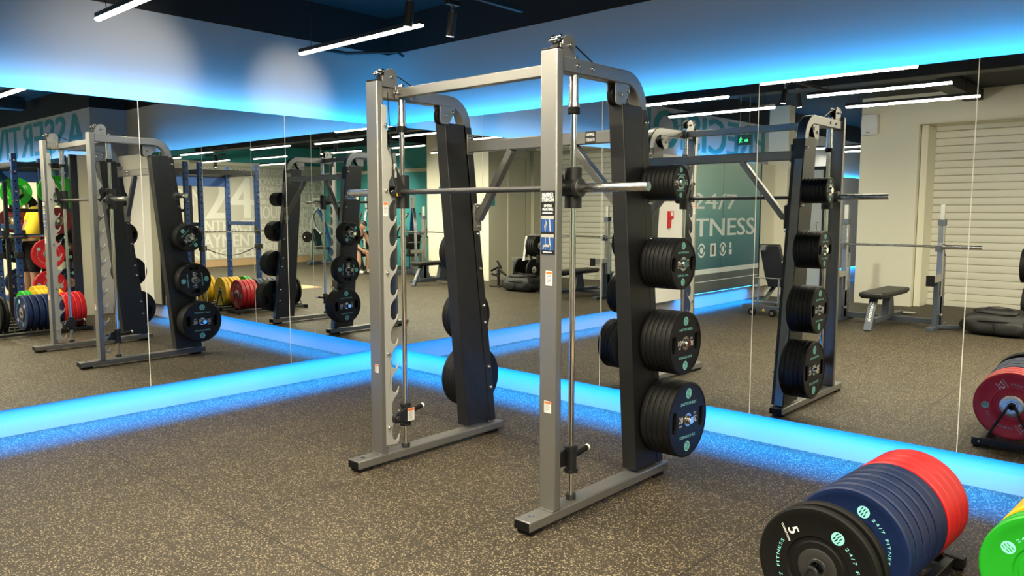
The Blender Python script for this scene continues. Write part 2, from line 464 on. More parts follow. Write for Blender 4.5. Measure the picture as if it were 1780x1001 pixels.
for k, y in enumerate((-1.40, -2.87, -4.02)):
    linear(.72, 2.12, y, f'linear light over the smith machine bay, {ORD[k]} from the right wall', power=LINP*.85)
for k, y in enumerate((-2.30, -3.42, -4.57)):
    linear(2.74, 4.10, y, f'linear light in the row towards the shutter, {ORD[k]} from the right wall', power=LINP*1.8)
for k, y in enumerate((-10.4, -11.6)):
    linear(.1, 1.25, y, f'{ORD[k]} linear light inside the corridor past the glazed graphic')
rowx = [(4.9,6.3),(7.1,8.5),(9.4,10.8),(11.8,13.2)]
rown = ['beside the weight storage','over the blue racks','beyond the blue racks','by the lettered mural']
for i,(a,b) in enumerate(rowx):
    for k, y in enumerate((-1.7,-3.2,-4.7,-6.2)):
        if i==0 and k<1: continue
        j = rnd.uniform(-.25,.25)
        linear(a+j, b+j, y+rnd.uniform(-.2,.2), power=LINP*1.8, label=f'linear light {rown[i]}, {ORD[k]} from the right wall')
def track(y0, y1, x, label, z=2.99):
    t = tag(MB().box(x-.018, x+.018, y0, y1, z, z+.035).build('light_track','duct black',None,.002), label, 'light track')
    for y in (y0+.15, y1-.15): MB().cyl((x,y,z+.03),(x,y,ZC),.004,6).build('hanger','duct black',t)
track(-2.2, -.55, 2.24, 'black lighting track over the smith machine end light')
track(-4.9, -2.7, 2.45, 'black lighting track behind the end of the ceiling lights')
def spot(loc, tilt, label, aim=None, power=60, cone=32):
    t = thing('track_spotlight', label, 'spotlight', loc, 'track spotlights')
    d = Vector(tilt).normalized()                   # body runs from lens (origin) up along -d
    MB().cyl((0,0,0), -d*.155, .031, 20).build('body', 'black paint', t, .003)
    MB().cyl(d*.001, -d*.004, .025, 20).build('lens', 'spot lens', t)
    top=-d*.14; MB().box(top.x-.012, top.x+.012, top.y-.012, top.y+.012, top.z, 2.995-loc[2]).build('bracket', 'steel', t, .002)
    MB().box(-d.x*.14-.02,-d.x*.14+.02,-d.y*.14-.055,-d.y*.14+.055, 2.96-loc[2], 2.992-loc[2]).build('driver_box', 'black paint', t, .003)
    if aim is not None:
        ld = bpy.data.lights.new('lamp', 'SPOT'); ld.energy = power; ld.color = (1,.93,.78)
        ld.spot_size = math.radians(cone); ld.spot_blend = 1.; ld.shadow_soft_size = .03
        lo = bpy.data.objects.new('lamp', ld); COL.objects.link(lo); lo.parent = t
        dd = (Vector(aim)-Vector(loc)).normalized()
        lo.location = dd*.05; lo.rotation_euler = dd.to_track_quat('-Z','Y').to_euler()
spot((2.10,-1.50,2.75), (-.1,-.06,-1), 'track spotlight just behind the end of the near ceiling light', (-.15,-2.4,2.60), 165, 36)
spot((2.07,-1.10,2.76), (-.22,.02,-1), 'tilted track spotlight nearest to the right wall', (-.15,-.95,2.58), 135, 27)
spot((2.40,-3.60,2.75), (-.1,.1,-1), 'track spotlight over the floor in front of the shutter, nearer the machine', (.3,-7.0,1.7), 310, 62)
spot((2.40,-4.05,2.75), (.12,-.1,-1), 'track spotlight over the floor in front of the shutter, further back', (2.0,-9.0,1.5), 310, 70)  # beams of this pair added and aimed to lift film and front wall
for k,(x,y) in enumerate(((6.8,-4.2),(8.9,-5.3),(11.2,-4.0),(10.9,-6.9),(13.6,-5.2))):  # beams added to lift the dark walls at the far end
    spot((x,y,2.7), (rnd.uniform(-.3,.3),rnd.uniform(-.3,.3),-1), f'{ORD[k]} added spotlight washing a far wall from beyond the racks', ((4.4,-9.6,1.4),(6.8,-7.7,1.4),(14.7,-6.2,1.4),(11.5,-9.3,1.5),(14.7,-8.2,1.0))[k], (310,310,310,310,70)[k], 75)
    tt = MB().box(x-.5,x+.5,y-.02,y+.02,2.995,3.03).build('light_track','duct black')
    for q in (-.4,.4): MB().cyl((x+q,y,3.02),(x+q,y,ZC),.004,6).build('hanger','duct black',tt)
    tag(tt, f'short lighting track carrying the {ORD[k]} added spotlight beyond the racks','light track')
# things under the ceiling
for k,(x0,x1,y0,y1,z0,z1,lab) in enumerate(((.1,14.5,-2.15,-2.0,3.2,3.42,'long black duct under the ceiling nearest the right wall'),
        (.1,14.5,-5.35,-5.1,3.12,3.4,'long black duct under the ceiling over the middle of the room'),
        (3.0,3.25,-8.9,-.2,3.25,3.42,'black ceiling beam crossing above the storage racks'),
        (4.5,4.62,-8.9,-.2,3.22,3.36,'slim black ceiling beam towards the blue racks'),
        (8.9,9.15,-9.2,-.5,3.25,3.42,'black ceiling beam crossing above the blue racks'))):
    tag(MB().box(x0,x1,y0,y1,z0,z1).build('ceiling_duct' if k<2 else 'ceiling_beam','duct black',None,.01), lab, 'duct' if k<2 else 'beam')
tag(MB().tube([(-.10,-.75,3.03),(-.06,-.4,3.03),(.33,-.13,3.03),(.14,.10,3.05)],.014,8).build('conduit_pipe','duct black'),'thin black conduit bent around the ceiling corner','pipe')
t = thing('smoke_detector','white smoke detector hanging under the black ceiling','smoke detector',(2.96,-5.23,3.2))
MB().lathe([(0,-.05),(.05,-.05),(.075,-.025),(.08,0),(.0,0)],(0,0,0),(0,0,1),24).build('body','device white',t)
MB().cyl((0,0,0),(0,0,ZC-3.2),.008,8).build('stem','device white',t)
t = thing('wall_speaker','white loudspeaker high on the cream wall beside the shutter','speaker',(1.62,-9.0,3.0))
mb=MB().prism([(-.12,-.17),(.12,-.17),(.135,0),(.12,.17),(-.12,.17),(-.135,0)],frame((0,.03,0),(-1,0,0),(0,0,1)),.14); mb.build('cabinet','device white',t,.02)
MB().box(-.05,.05,0,.035,-.06,.06).build('bracket','device white',t,.003)
MB().box(-.04,.02,.17,.173,-.14,-.125).build('badge','steel',t)
t = thing('fire_alarm_box','red fire alarm call box on the white panel beside the graphic','fire alarm',(0,-5.27,1.45))
MB().box(0,.05,-.055,.055,.0,.12).build('call_point','red plastic',t,.006); MB().box(0,.045,-.0,.055,-.13,-.005).build('bell_push','red plastic',t,.006)
MB().quad(frame((.0512,.03,.08),(0,-1,0),(0,0,1)),0,.06,-.03,.03).build('label_plate','sticker white',t)
# exit sign
t = thing('exit_sign','green running-man exit sign hanging in front of the glazed graphic','exit sign',(.22,-7.2,2.72))
MB().box(-.11,.11,-.02,.02,-.085,.085).build('body','exit panel',t,.003)
for s in (-.08,.08): MB().cyl((s,0,.085),(s,0,ZC-2.72),.004,6).build('hanger','steel',t)
mb=MB(); M=frame((.11,.0205,-.085),(-1,0,0),(0,0,1))       # faces the right wall; its image in the mirror reads man, arrow
mb.poly([(.03,.075),(.06,.105),(.06,.09),(.10,.09),(.10,.06),(.06,.06),(.06,.045)],M)
mb.build('arrow','exit green',t)
mb=MB(); M=frame((.11,.0212,-.085),(-1,0,0),(0,0,1))
mb.disc(M@Matrix.Translation((.165,.125,0)),.011,12)
for a,b,c,d_ in ((.16,.112,.172,.078),(.172,.105,.19,.092),(.16,.105,.142,.095),(.17,.08,.185,.062),(.185,.062,.182,.04),(.165,.08,.158,.06),(.158,.06,.14,.052)):
    v=Vector((c-a,d_-b)); n=Vector((-v.y,v.x)).normalized()*.006
    mb.poly([(a+n.x,b+n.y),(a-n.x,b-n.y),(c-n.x,d_-n.y),(c+n.x,d_+n.y)],M)
mb.build('pictogram','exit green',t)
# ------------------------------------------------------------------ glazed graphic on the left wall
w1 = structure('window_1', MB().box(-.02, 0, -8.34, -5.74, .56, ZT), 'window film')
mb = MB(); mb.box(-.03,.012,-8.36,-8.34,.28,ZT); mb.box(-.03,.012,-5.74,-5.72,.28,ZT)
structure('window_frame', mb, 'black paint', .002, w1)
structure('grey_sill_band', MB().box(-.02,.001,-8.34,-5.74,.29,.56), 'film grey', 0, w1)
mb=MB(); mb.box(.001,.003,-8.34,-5.74,.565,.645); mb.box(.001,.004,-8.34,-5.74,.44,.452); structure('white_stripe', mb, 'film white', 0, w1)
mb=MB(); mb.box(.0005,.0025,-6.96,-6.952,.3,ZT-.005); structure('glass_joint', mb, 'seam dark', 0, w1)
mb=MB()                                              # print faces the street: reversed from inside the room
X=(0,-1,0); Z=(0,0,1)
mb.text('24/7', frame((.002,-5.95,1.60),X,Z), 1.50, .25, .01)
mb.text('FI', frame((.002,-5.76,1.165),X,Z), .21, .29, .02); mb.text('TNESS', frame((.002,-6.03,1.165),X,Z), 2.09, .29, .02)
def fr(y,z): return frame((.002,y,z),X,Z)
def ringpoly(M,r0,r1,a0,a1,n=20):
    P=[(r1*math.cos(a0+(a1-a0)*i/n),r1*math.sin(a0+(a1-a0)*i/n)) for i in range(n+1)]
    P+=[(r0*math.cos(a1-(a1-a0)*i/n),r0*math.sin(a1-(a1-a0)*i/n)) for i in range(n+1)]
    return P
for yc in (-6.27,-6.98):
    M=fr(yc,.945)
    P=ringpoly(M,.085,.115,.3,2.9); n=len(P)//2
    for a0,a1 in ((.3,2.9),(PI+.3,PI+2.9)):
        P=ringpoly(M,.085,.115,a0,a1); h=len(P)//2
        for i in range(h-1): mb.poly([P[i],P[i+1],P[2*h-2-i],P[2*h-1-i]],M)
    mb.disc(M,.055,8)
mb.quad(fr(-6.55,.84),0,.19,0,.21); mb.quad(fr(-7.2,.85),0,.1,0,.09); mb.quad(fr(-7.2,.96),.02,.08,0,.09)
mb.build('white_lettering','film white',w1)
mb=MB().text('1', frame((.0035,-6.61,.87),X,Z), .07,.15,.02); mb.build('cut_out_figure','film grey',w1)
# lettering on the bulkheads
mb=MB(); mb.text('PRECISION', frame((-.147,-8.75,2.49),(0,1,0),(0,0,1)), 4.4, .57, .03)
tag(mb.build('wall_lettering','teal letters'),'large teal letters on the white bulkhead above the glazed graphic','wall lettering')
mb=MB(); mb.text('ASSERTIVE', frame((6.75,-.373,2.49),(1,0,0),(0,0,1)), 5.1, .57, .03)
tag(mb.build('wall_lettering','teal letters'),'large teal letters on the bulkhead above the blue racks','wall lettering')
# teal banner with a figure in the corridor
t = thing('wall_banner','teal banner with a standing figure on the corridor wall','banner',(-.15,-11.2,1.4))
MB().box(0,.02,-1.3,1.3,-.55,.75).build('panel','banner teal',t)
mb=MB()
for yc in (-.75,.1,.85):
    M=frame((.022,yc,-.05),(0,1,0),(0,0,1)); mb.disc(M@Matrix.Translation((0,.42,0)),.06,14); mb.poly([(-.13,.32),(.13,.32),(.1,-.1),(.12,-.5),(-.12,-.5),(-.1,-.1)],M)
mb.build('printed_figure','black cloth',t)
tag(MB().box(6.045,6.05,-7.9,-7.72,1.68,1.9).build('notice_plate','teal wall paint'),'small teal notice plate on the edge of the cream pier','sign')
# ------------------------------------------------------------------ mural
mu = structure('wall_mural', MB().box(14.67, 14.699, -9.25, -3.9, .2, 2.83), 'mural ground')
mb=MB(); X=(0,-1,0)
def mt(s,y,z,w,h,b=.026): mb.text(s, frame((14.667,y,z),X,(0,0,1)), w, h, b)
def nz(py): return 1.818-(py-350)*.0157
mt('OPEN',-4.2,nz(358),1.12,.47); mt('24',-5.42,nz(380),1.42,1.16); mt('HOURS',-6.92,nz(381),1.02,.36)
mt('NO CONTRACT',-4.1,nz(404),2.75,.33); mt('PREPAYMENT',-4.45,nz(431),2.5,.36); mt('JOINING FEE',-4.2,nz(456),2.75,.34)
mt('24/7 FITNESS',-6.93,nz(343),1.0,.17); mt('JOIN NOW',-6.93,nz(356),1.0,.15); mt('POWER',-6.93,nz(318),.95,.2); mt('FITNESS',-6.93,nz(329),.9,.12); mt('MOTIVATION',-5.3,nz(299),1.6,.16); mt('RESPECT',-4.2,nz(312),.9,.18); mt('TRAIN HARD',-4.2,nz(324),.9,.12)
mt('DUTY POWER',-7.0,nz(300),1.0,.16)
y0=-7.98
rows=[('ACCURACY',.13),('SPEED',.32),('ABILITY',.2),('FITNESS',.16),('STAMINA',.26),('FUTURE',.2),('POWER',.22),('ACTIVE',.15),('GRACE',.22),('ACCURACY',.17),('BALANCE',.2)]
z=2.62
for s_,h in rows:
    z-=h+.035
    if z<.22: break
    mt(s_,y0,z,1.2,h)
z=1.2
for s_,h in (('STRENGTH',.13),('HEALTH',.2),('COORDINATION',.12),('ENERGY',.2),('AGILITY',.14),('NOW',.2)):
    z-=h+.03; mt(s_,-7.05,z,.88,h)
mb.build('mural_lettering','mural letters',mu)
tag(MB().box(7.55,9.3,-4.32,-2.8,0,.006).build('lifting_platform','wood'),'pale wooden lifting platform set in the rubber floor before the racks','platform')
# ================================================================== SMITH MACHINE
R0 = (2.95, -1.46, 0)
sm = thing('smith_machine', 'silver smith machine with charcoal plate columns standing in the mirrored corner', 'smith machine', R0)
def P(name, mb, material, bevel=0., parent=None, label=None, **k):
    o = mb.build(name, material, parent or sm, bevel, root=R0, **k)
    if label: o['label'] = label
    return o
XA, XB = 2.260, 3.621            # centre lines of the two sides
def colline(z, front):           # leaning plate column, front and rear edge (y) at height z
    return (-1.155-.0925*(z-.08)) if front else (-.868-.1135*(z-.08))
for side, xc, sx in (('A', XA, -1), ('B', XB, 1)):
    # foot beam, hollow look: open channel top at the front
    mb = MB(); mb.box(xc-.051, xc+.051, -2.106, -.824, .022, .073)
    P('foot_beam', mb, 'silver paint', .006)
    P('end_cap', MB().box(xc-.0475, xc+.0475, -2.110, -2.104, .026, .069), 'black rubber', .002)
    P('end_cap', MB().box(xc-.0475, xc+.0475, -.826, -.820, .026, .069), 'black rubber', .002)
    for yy in (-2.04, -.92):
        P('rubber_foot', MB().box(xc-.045, xc+.045, yy-.05, yy+.05, 0, .023), 'black rubber', .004)
    P('anchor_hole', MB().cyl((xc, -2.035, .072), (xc, -2.035, .0738), .015, 16), 'steel')
    mb=MB(); mb.box(xc-.049, xc+.049, -1.93, -1.875, .0735, .0785); P('weld_plate', mb, 'silver paint', .001)
    # upright
    xu = xc + (-.008 if side=='A' else .002)
    P('upright', MB().box(xu-.0525, xu+.0525, -1.92, -1.872, .073, 2.345), 'silver paint', .007)
    P('upright_cap', MB().box(xu-.050, xu+.050, -1.918, -1.874, 2.345, 2.352), 'black rubber', .002)
    # hooked plate on the inner rear edge of the upright
    xi = xu - sx*.050
    pts=[(-1.888,.125),(-1.80,.118),(-1.786,.135),(-1.781,.175)]
    zs=[.175+.152*k for k in range(11)]
    for k,zt in enumerate(zs):
        pts += [(-1.779,zt+.004),(-1.785,zt+.002),(-1.790,zt-.016),(-1.802,zt-.030),(-1.818,zt-.031),(-1.832,zt-.020),(-1.839,zt-.002),
                (-1.840,zt+.04),(-1.834,zt+.066),(-1.818,zt+.088),(-1.797,zt+.108),(-1.786,zt+.124)]
    pts += [(-1.80,zs[-1]+.16),(-1.846,1.95),(-1.846,2.19),(-1.852,2.205),(-1.888,2.205)]
    mb=MB().prism(pts, frame((xi-.004,0,0),(0,1,0),(0,0,1)), .008)
    P('hook_plate', mb, 'hook plate paint', .0008)
    for zb in (2.085, 1.70, 1.20, .70, .235):
        s0=-sx
        P('bolt', MB().lathe([(.0,.016),(.006,.0155),(.0105,.011),(.012,.004),(.012,0)],(xi+s0*.004,-1.864,zb),(s0,0,0),14,False),'chrome')
    # top tube bending down into the leaning rear post
    zt=2.285; h=.072
    xt = xc-.020 if side=='A' else xc
    path=[(xt,-1.872,zt),(xt,-1.5,zt)]
    a0=(-1.300, zt-.155)
    for i in range(9):
        a=PI/2-(PI/2-.1135)*i/8; path.append((xt, a0[0]+.155*math.cos(a), a0[1]+.155*math.sin(a)))
    yr=path[-1][1]; zr=path[-1][2]
    path.append((xt, -.868-.036-.0, .075))
    P('bent_frame_tube', MB().sweep(path, .072, h, (1,0,0)), 'silver paint', .006)
    # column cover (charcoal), wraps the front of the post
    z0,z1=.088,2.145
    f0,f1,r0,r1 = colline(z0,True),colline(z1,True),colline(z0,False)-.06,colline(z1,False)-.055
    xm = xc + (-.031 if side=='A' else -.010)
    xl,xr = xm-.047, xm+.047
    mb=MB(); mb.add([(xl,f0,z0),(xr,f0,z0),(xr,r0,z0),(xl,r0,z0),(xl,f1,z1),(xr,f1,z1),(xr,r1,z1),(xl,r1,z1)],
                    [(3,2,1,0),(4,5,6,7),(0,1,5,4),(1,2,6,5),(2,3,7,6),(3,0,4,7)])
    P('column_cover', mb, 'charcoal powder coat', .005)
    # side flange of the post with its bolts
    fx = (xr+.0) if side=='A' else xr
    mb=MB(); mb.add([(xl-.001,r0-.004,.085),(xr+.003,r0-.004,.085),(xr+.003,r0+.056,.085),(xl-.001,r0+.056,.085),
                     (xl-.001,r1-.004,2.13),(xr+.003,r1-.004,2.13),(xr+.003,r1+.050,2.13),(xl-.001,r1+.050,2.13)],
                    [(3,2,1,0),(4,5,6,7),(0,1,5,4),(1,2,6,5),(2,3,7,6),(3,0,4,7)])
    P('post_sleeve', mb, 'charcoal powder coat' , .003)
    for zb in (2.06,1.62,1.42,1.18,.92,.80,.48,.33):
        t_=(zb-.085)/2.045; yb=(r0+.026)*(1-t_)+(r1+.024)*t_
        for s0,xx in ((1,xr+.004),(-1,xl-.004)):
            P('bolt', MB().lathe([(.0,.017),(.006,.0165),(.0105,.012),(.012,.004),(.0135,.003),(.0135,0)],(xx,yb,zb),(s0,0,0),14,False),'chrome')
    # storage pegs on the outer face
    xo = xr if sx>0 else xl
    for zb in (1.73,1.285,.835,.385):
        yc=colline(zb,False)-.037
        P('storage_peg', MB().lathe([(.024,0),(.024,.222),(.021,.228),(0,.228)],(xo,yc,zb),(sx,0,0),20,False),'chrome')
        P('peg_flange', MB().lathe([(.042,0),(.042,.011),(.030,.014),(.024,.014)],(xo,yc,zb),(sx,0,0),20,False),'dark steel')
    # guide rod with collars
    xg = xc+.024 if side=='A' else xc-.004
    yg=-1.715
    P('guide_rod', MB().cyl((xg,yg,.073),(xg,yg,2.25),.0155,20),'chrome')
    mb=MB(); mb.cyl((xg,yg,.073),(xg,yg,.104),.027,20); P('rod_collar', mb,'dark steel',.002)
    P('rod_sleeve', MB().cyl((xg,yg,2.085),(xg,yg,2.25),.0245,20),'steel',.002)
    P('rubber_bumper', MB().cyl((xg,yg,2.058),(xg,yg,2.09),.031,20),'black rubber',.003)
    P('rod_sleeve_ring', MB().cyl((xg,yg,2.09),(xg,yg,2.112),.029,20),'steel',.002)
    # pulley above the upright
    yp=-1.80
    for s0 in (-.028,.020):
        poly=[(-.062,-.005),(.052,-.005),(.052,.05)]+[(.004+.05*math.cos(a),.055+.05*math.sin(a)) for a in [PI*i/10 for i in range(11)]]+[(-.062,.06)]
        P('pulley_bracket', MB().prism(poly, frame((xc+s0,yp,2.322),(0,1,0),(0,0,1)), .008),'silver paint',.001)
    P('pulley_wheel', MB().lathe([(.008,-.014),(.042,-.014),(.034,0),(.042,.014),(.008,.014)],(xc,yp+.004,2.377),(1,0,0),24,False),'black rubber')
    P('pulley_axle', MB().cyl((xc-.042,yp+.004,2.377),(xc+.042,yp+.004,2.377),.009,14),'chrome',.002)
    for q,(dy,dz) in enumerate(((-.078,.072),(-.052,.09))):
        P('bolt', MB().lathe([(0,.016),(.010,.013),(.012,.004),(.008,.0),(.008,-.03),(.012,-.034),(.010,-.043),(0,-.046)],(xc+.012,yp+dy,2.322+dz-.0),(1,0,0),14,False),'chrome')
    P('stop_block', MB().box(xc-.02,xc+.02,yp-.07,yp-.045,2.352,2.385),'black rubber',.004)
    P('lock_nut', MB().cyl((xg,yg,2.32),(xg,yg,2.342),.022,6),'steel',.002)
    # rear pulley bracket under the tube near the bend
    for s0 in (-.03,.022):
        poly=[(-.075,.0),(.05,.0),(.055,-.035),(.03,-.075),(.0,-.115),(-.06,-.115),(-.075,-.10)]
        P('pulley_bracket', MB().prism(poly, frame((xc+s0,-1.325,2.25),(0,1,0),(0,0,1)), .008),'silver paint',.002)
    P('pulley_wheel', MB().lathe([(.008,-.016),(.050,-.016),(.042,0),(.050,.016),(.008,.016)],(xc,-1.365,2.185),(1,0,0),24,False),'black rubber')
    for dy,dz in ((-.035,-.06),(.03,-.035)):
        for s0 in (-1,1): P('bolt', MB().lathe([(0,.012),(.009,.010),(.012,0)],(xc+s0*.030,-1.325+dy,2.25+dz),(s0,0,0),14,False),'chrome')
    for dy in (-.02,.10):
        for s0 in (-1,1): P('bolt', MB().lathe([(0,.012),(.009,.010),(.012,0)],(xc+s0*.036,-1.72+dy,2.285),(s0,0,0),14,False),'chrome')
    # cables
    P('cable', MB().tube([(xc,-1.80+.045,2.40),(xc,-1.70,2.385),(xc,-1.55,2.322)],.0035,6),'black rubber')
    P('cable', MB().tube([(xi-sx*.012,-1.845,2.28),(xi-sx*.014,-1.83,2.0),(xi-sx*.016,-1.808,1.80)],.003,6),'black rubber')
    # bar carriage
    P('carriage_sleeve', MB().cyl((xg,yg,1.590),(xg,yg,1.795),.0435,24),'black paint',.003)
    a=-sx
    P('carriage_block', MB().cyl((xg-.045,-1.757,1.690),(xg+.058 if sx>0 else xg-.058,-1.757,1.690),.040,20),'black paint',.003)
    hk=[(-1.828,1.66),(-1.80,1.655),(-1.775,1.66),(-1.75,1.66),(-1.73,1.70),(-1.745,1.735),(-1.80,1.845),(-1.822,1.842),(-1.822,1.80),(-1.80,1.72),(-1.812,1.69),(-1.822,1.70),(-1.838,1.69)]
    xh = xg-sx*.040
    P('bar_hook', MB().prism(hk, frame((xh-.008,0,0),(0,1,0),(0,0,1)), .016),'black paint',.003)
    P('cable_clip', MB().box(xh-.004,xh+.012,-1.815,-1.80,1.775,1.86),'hook plate paint',.002)
    P('bolt', MB().lathe([(0,.016),(.011,.013),(.013,.0)],(xh-sx*.008,-1.81,1.83),(-sx,0,0),14,False),'chrome')
    # safety stop near the floor
    zs_=.292
    P('safety_sleeve', MB().lathe([(.030,-.075),(.038,-.072),(.038,-.058),(.029,-.055),(.029,.048),(.036,.050),(.036,.068),(.030,.072),(.018,.072)],(xg,yg,zs_),(0,0,1),20),'black paint')
    arm=[(-1.822+.02*math.cos(q),.285+.03*math.sin(q)) for q in [PI/2+PI*i/8 for i in range(9)]]+[(-1.70,.245),(-1.675,.25),(-1.675,.335),(-1.72,.345)]
    xs_=xg-sx*.030
    arm_o=P('safety_arm', MB().prism(arm, frame((xs_-.012,0,0),(0,1,0),(0,0,1)), .024),'black paint',.004)
    P('pivot_bolt', MB().lathe([(0,.012),(.014,.010),(.016,0)],(xs_-sx*.012,-1.812,.285),(-sx,0,0),16,False),'dark steel')
    P('safety_handle', MB().cyl((xg,yg+.025,.300),(xg,yg+.135,.318),.015,14),'black rubber')
    P('handle_tip', MB().cyl((xg,yg+.135,.318),(xg,yg+.150,.3205),.016,14),'sticker white',.003)
    if side=='A':
        lb=P('warning_sticker', MB().quad(frame((xs_+.0125,-1.732,.252),(0,1,0),(0,0,1)),0,.055,0,.082),'sticker white')
        P('sticker_header', MB().quad(frame((xs_+.0129,-1.732,.252),(0,1,0),(0,0,1)),.003,.052,.064,.080),'sticker orange',0,lb)
        mb=MB(); M=frame((xs_+.0129,-1.732,.252),(0,1,0),(0,0,1))
        for q in range(9): mb.quad(M,.008,.047-.006*(q%3),.055-.006*q,.0565-.006*q)
        P('sticker_print', mb,'sticker black',0,lb)
    # stickers on the upright's front
    def sticker(o,xv,w,h,nm='warning_sticker'):
        M=frame(o,xv,(0,0,1))
        n=Vector(xv).cross(Vector((0,0,1)))
        M2=M.copy(); M2.translation=Vector(o)+n*.0005
        lb=P(nm, MB().quad(M,0,w,0,h),'sticker white')
        P('sticker_header', MB().quad(M2,w*.06,w*.94,h*.78,h*.96),'sticker orange',0,lb)
        mb=MB(); M3=M2
        for q in range(7): mb.quad(M3,w*.12,w*(.86-.1*(q%2)),h*(.70-.09*q),h*(.725-.09*q))
        P('sticker_print', mb,'dark steel',0,lb)
    if side=='B':
        sticker((xu-.012,-1.9212,1.213),(1,0,0),.042,.072)
        sticker((xu-.018,-1.9212,.575),(1,0,0),.045,.060)
    else:
        sticker((xu-.004,-1.9212,.585),(1,0,0),.034,.052)
        sticker((xi+.0045,-1.886,1.545),(0,1,0),.036,.085)
# placard on the right upright
xu=XB+.002
M=frame((xu-.043,-1.9212,1.366),(1,0,0),(0,0,1))
pl=P('placard', MB().box(xu-.043,xu+.043,-1.9225,-1.920,1.366,1.675),'sticker black')
M=frame((xu-.043,-1.9231,1.366),(1,0,0),(0,0,1))
mb=MB()
mb.text('HAMMER',M@Matrix.Translation((.008,.279,0)),.070,.020,.03); mb.text('STRENGTH',M@Matrix.Translation((.006,.256,0)),.074,.020,.03)
mb.text('SMITH',M@Matrix.Translation((.020,.229,0)),.046,.013,.03); mb.text('MACHINE',M@Matrix.Translation((.011,.212,0)),.066,.014,.03)
mb.quad(M,.010,.074,.198,.203); mb.quad(M,.014,.07,.008,.012)
P('placard_lettering', mb,'white ink',0,pl)
for y0 in (.109,.020):
    P('placard_picture', MB().quad(M,.004,.082,y0,y0+.078),'sticker blue',0,pl)
M=frame((xu-.043,-1.9234,1.366),(1,0,0),(0,0,1)); mb=MB()
for y0 in (.109,.020):
    mb.quad(M,.004,.082,y0+.063,y0+.078)
    mb.poly([(.050,y0+.063),(.058,y0+.063),(.066,y0+.002),(.056,y0+.002)],M); mb.quad(M,.030,.032,y0+.002,y0+.063)
mb.poly([(.026,.115),(.032,.115),(.034,.135),(.040,.150),(.034,.162),(.028,.150),(.022,.138)],M)
mb.poly([(.012,.024),(.018,.024),(.020,.036),(.054,.036),(.056,.024),(.062,.026),(.058,.044),(.036,.050),(.014,.044)],M)
P('placard_drawing', mb,'hook plate paint',0,pl)
# bars joining the sides
P('front_crossbar', MB().box(XA+.036,XB-.036,-1.755,-1.705,2.258,2.316),'silver paint',.005)
P('crossbar_bracket', MB().box(XA+.036,XA+.044,-1.775,-1.685,2.25,2.325),'silver paint',.002)
for x0,s0 in ((XA+.044,1),):
    P('bolt', MB().lathe([(0,.016),(.013,.013),(.016,.002),(.016,0)],(XA+.045,-1.768,2.287),(.3,-1,0),14,False),'chrome')
P('crossbar_bracket', MB().box(XB-.044,XB-.036,-1.775,-1.685,2.25,2.325),'silver paint',.002)
zc=2.002; yc=-1.118
P('rear_crossbar', MB().box(XA+.01,XB-.05,yc-.025,yc+.025,zc-.036,zc+.036),'silver paint',.005)
for x in (XA+.018,XB-.064):
    P('crossbar_bracket', MB().box(x-.005,x+.005,yc-.03,yc+.03,zc-.05,zc+.085),'silver paint',.002)
P('diagonal_brace', MB().beam((XA+.40,yc,zc-.036),(XA+.045,yc+.055,1.52),.045,.05,(0,1,0)),'silver paint',.004)
P('diagonal_brace', MB().beam((XB-.47,yc,zc-.036),(XB-.085,yc+.055,1.52),.045,.05,(0,1,0)),'silver paint',.004)
for x in (XA+.030,XB-.072): P('brace_bracket', MB().box(x-.004,x+.004,yc+.02,yc+.09,1.44,1.62),'silver paint',.003)
for zz in (1.47,1.60): P('bolt', MB().lathe([(0,.014),(.010,.012),(.012,0)],(XA+.034,yc+.055,zz),(1,0,0),14,False),'chrome')
pb=P('placard', MB().box(XA+1.0,XA+1.075,yc-.0268,yc-.0248,zc-.034,zc+.034),'sticker black')
mb=MB(); M=frame((XA+1.0,yc-.0273,zc-.034),(1,0,0),(0,0,1)); mb.text('HAMMER',M@Matrix.Translation((.006,.042,0)),.062,.018,.03); mb.text('STRENGTH',M@Matrix.Translation((.006,.012,0)),.062,.018,.03)
P('placard_lettering',mb,'white ink',0,pb)
# barbell of the machine
zb=1.690; yb=-1.757
P('bar_grip', MB().cyl((XA+.02,yb,zb),(XB-.04,yb,zb),.0155,20),'dark steel')
for side,xc,sx in (('A',XA,-1),('B',XB,1)):
    x0=xc+sx*.050; x1=4.085 if sx>0 else 1.80
    P('bar_collar', MB().cyl((x0,yb,zb),(x0+sx*.030,yb,zb),.046,24),'dark steel',.003)
    P('bar_sleeve', MB().lathe([(.0215,0),(.0235,.004),(.0235,abs(x1-x0)-.03),(.0215,abs(x1-x0)-.027)],(x0+sx*.03,yb,zb),(sx,0,0),24),'steel')
    P('sleeve_end_cap', MB().cyl((x1-sx*.001,yb,zb),(x1+sx*.002,yb,zb),.0205,20),'steel',.001)
tri=P('caution_sticker', MB().poly([(0,0),(.03,0),(.015,.026)],frame((XA+.085,-1.7995+.0,1.665),(1,0,0),(0,0,1))),'yellow rubber')
tri.location.y += .0; tri.location.x-=.03

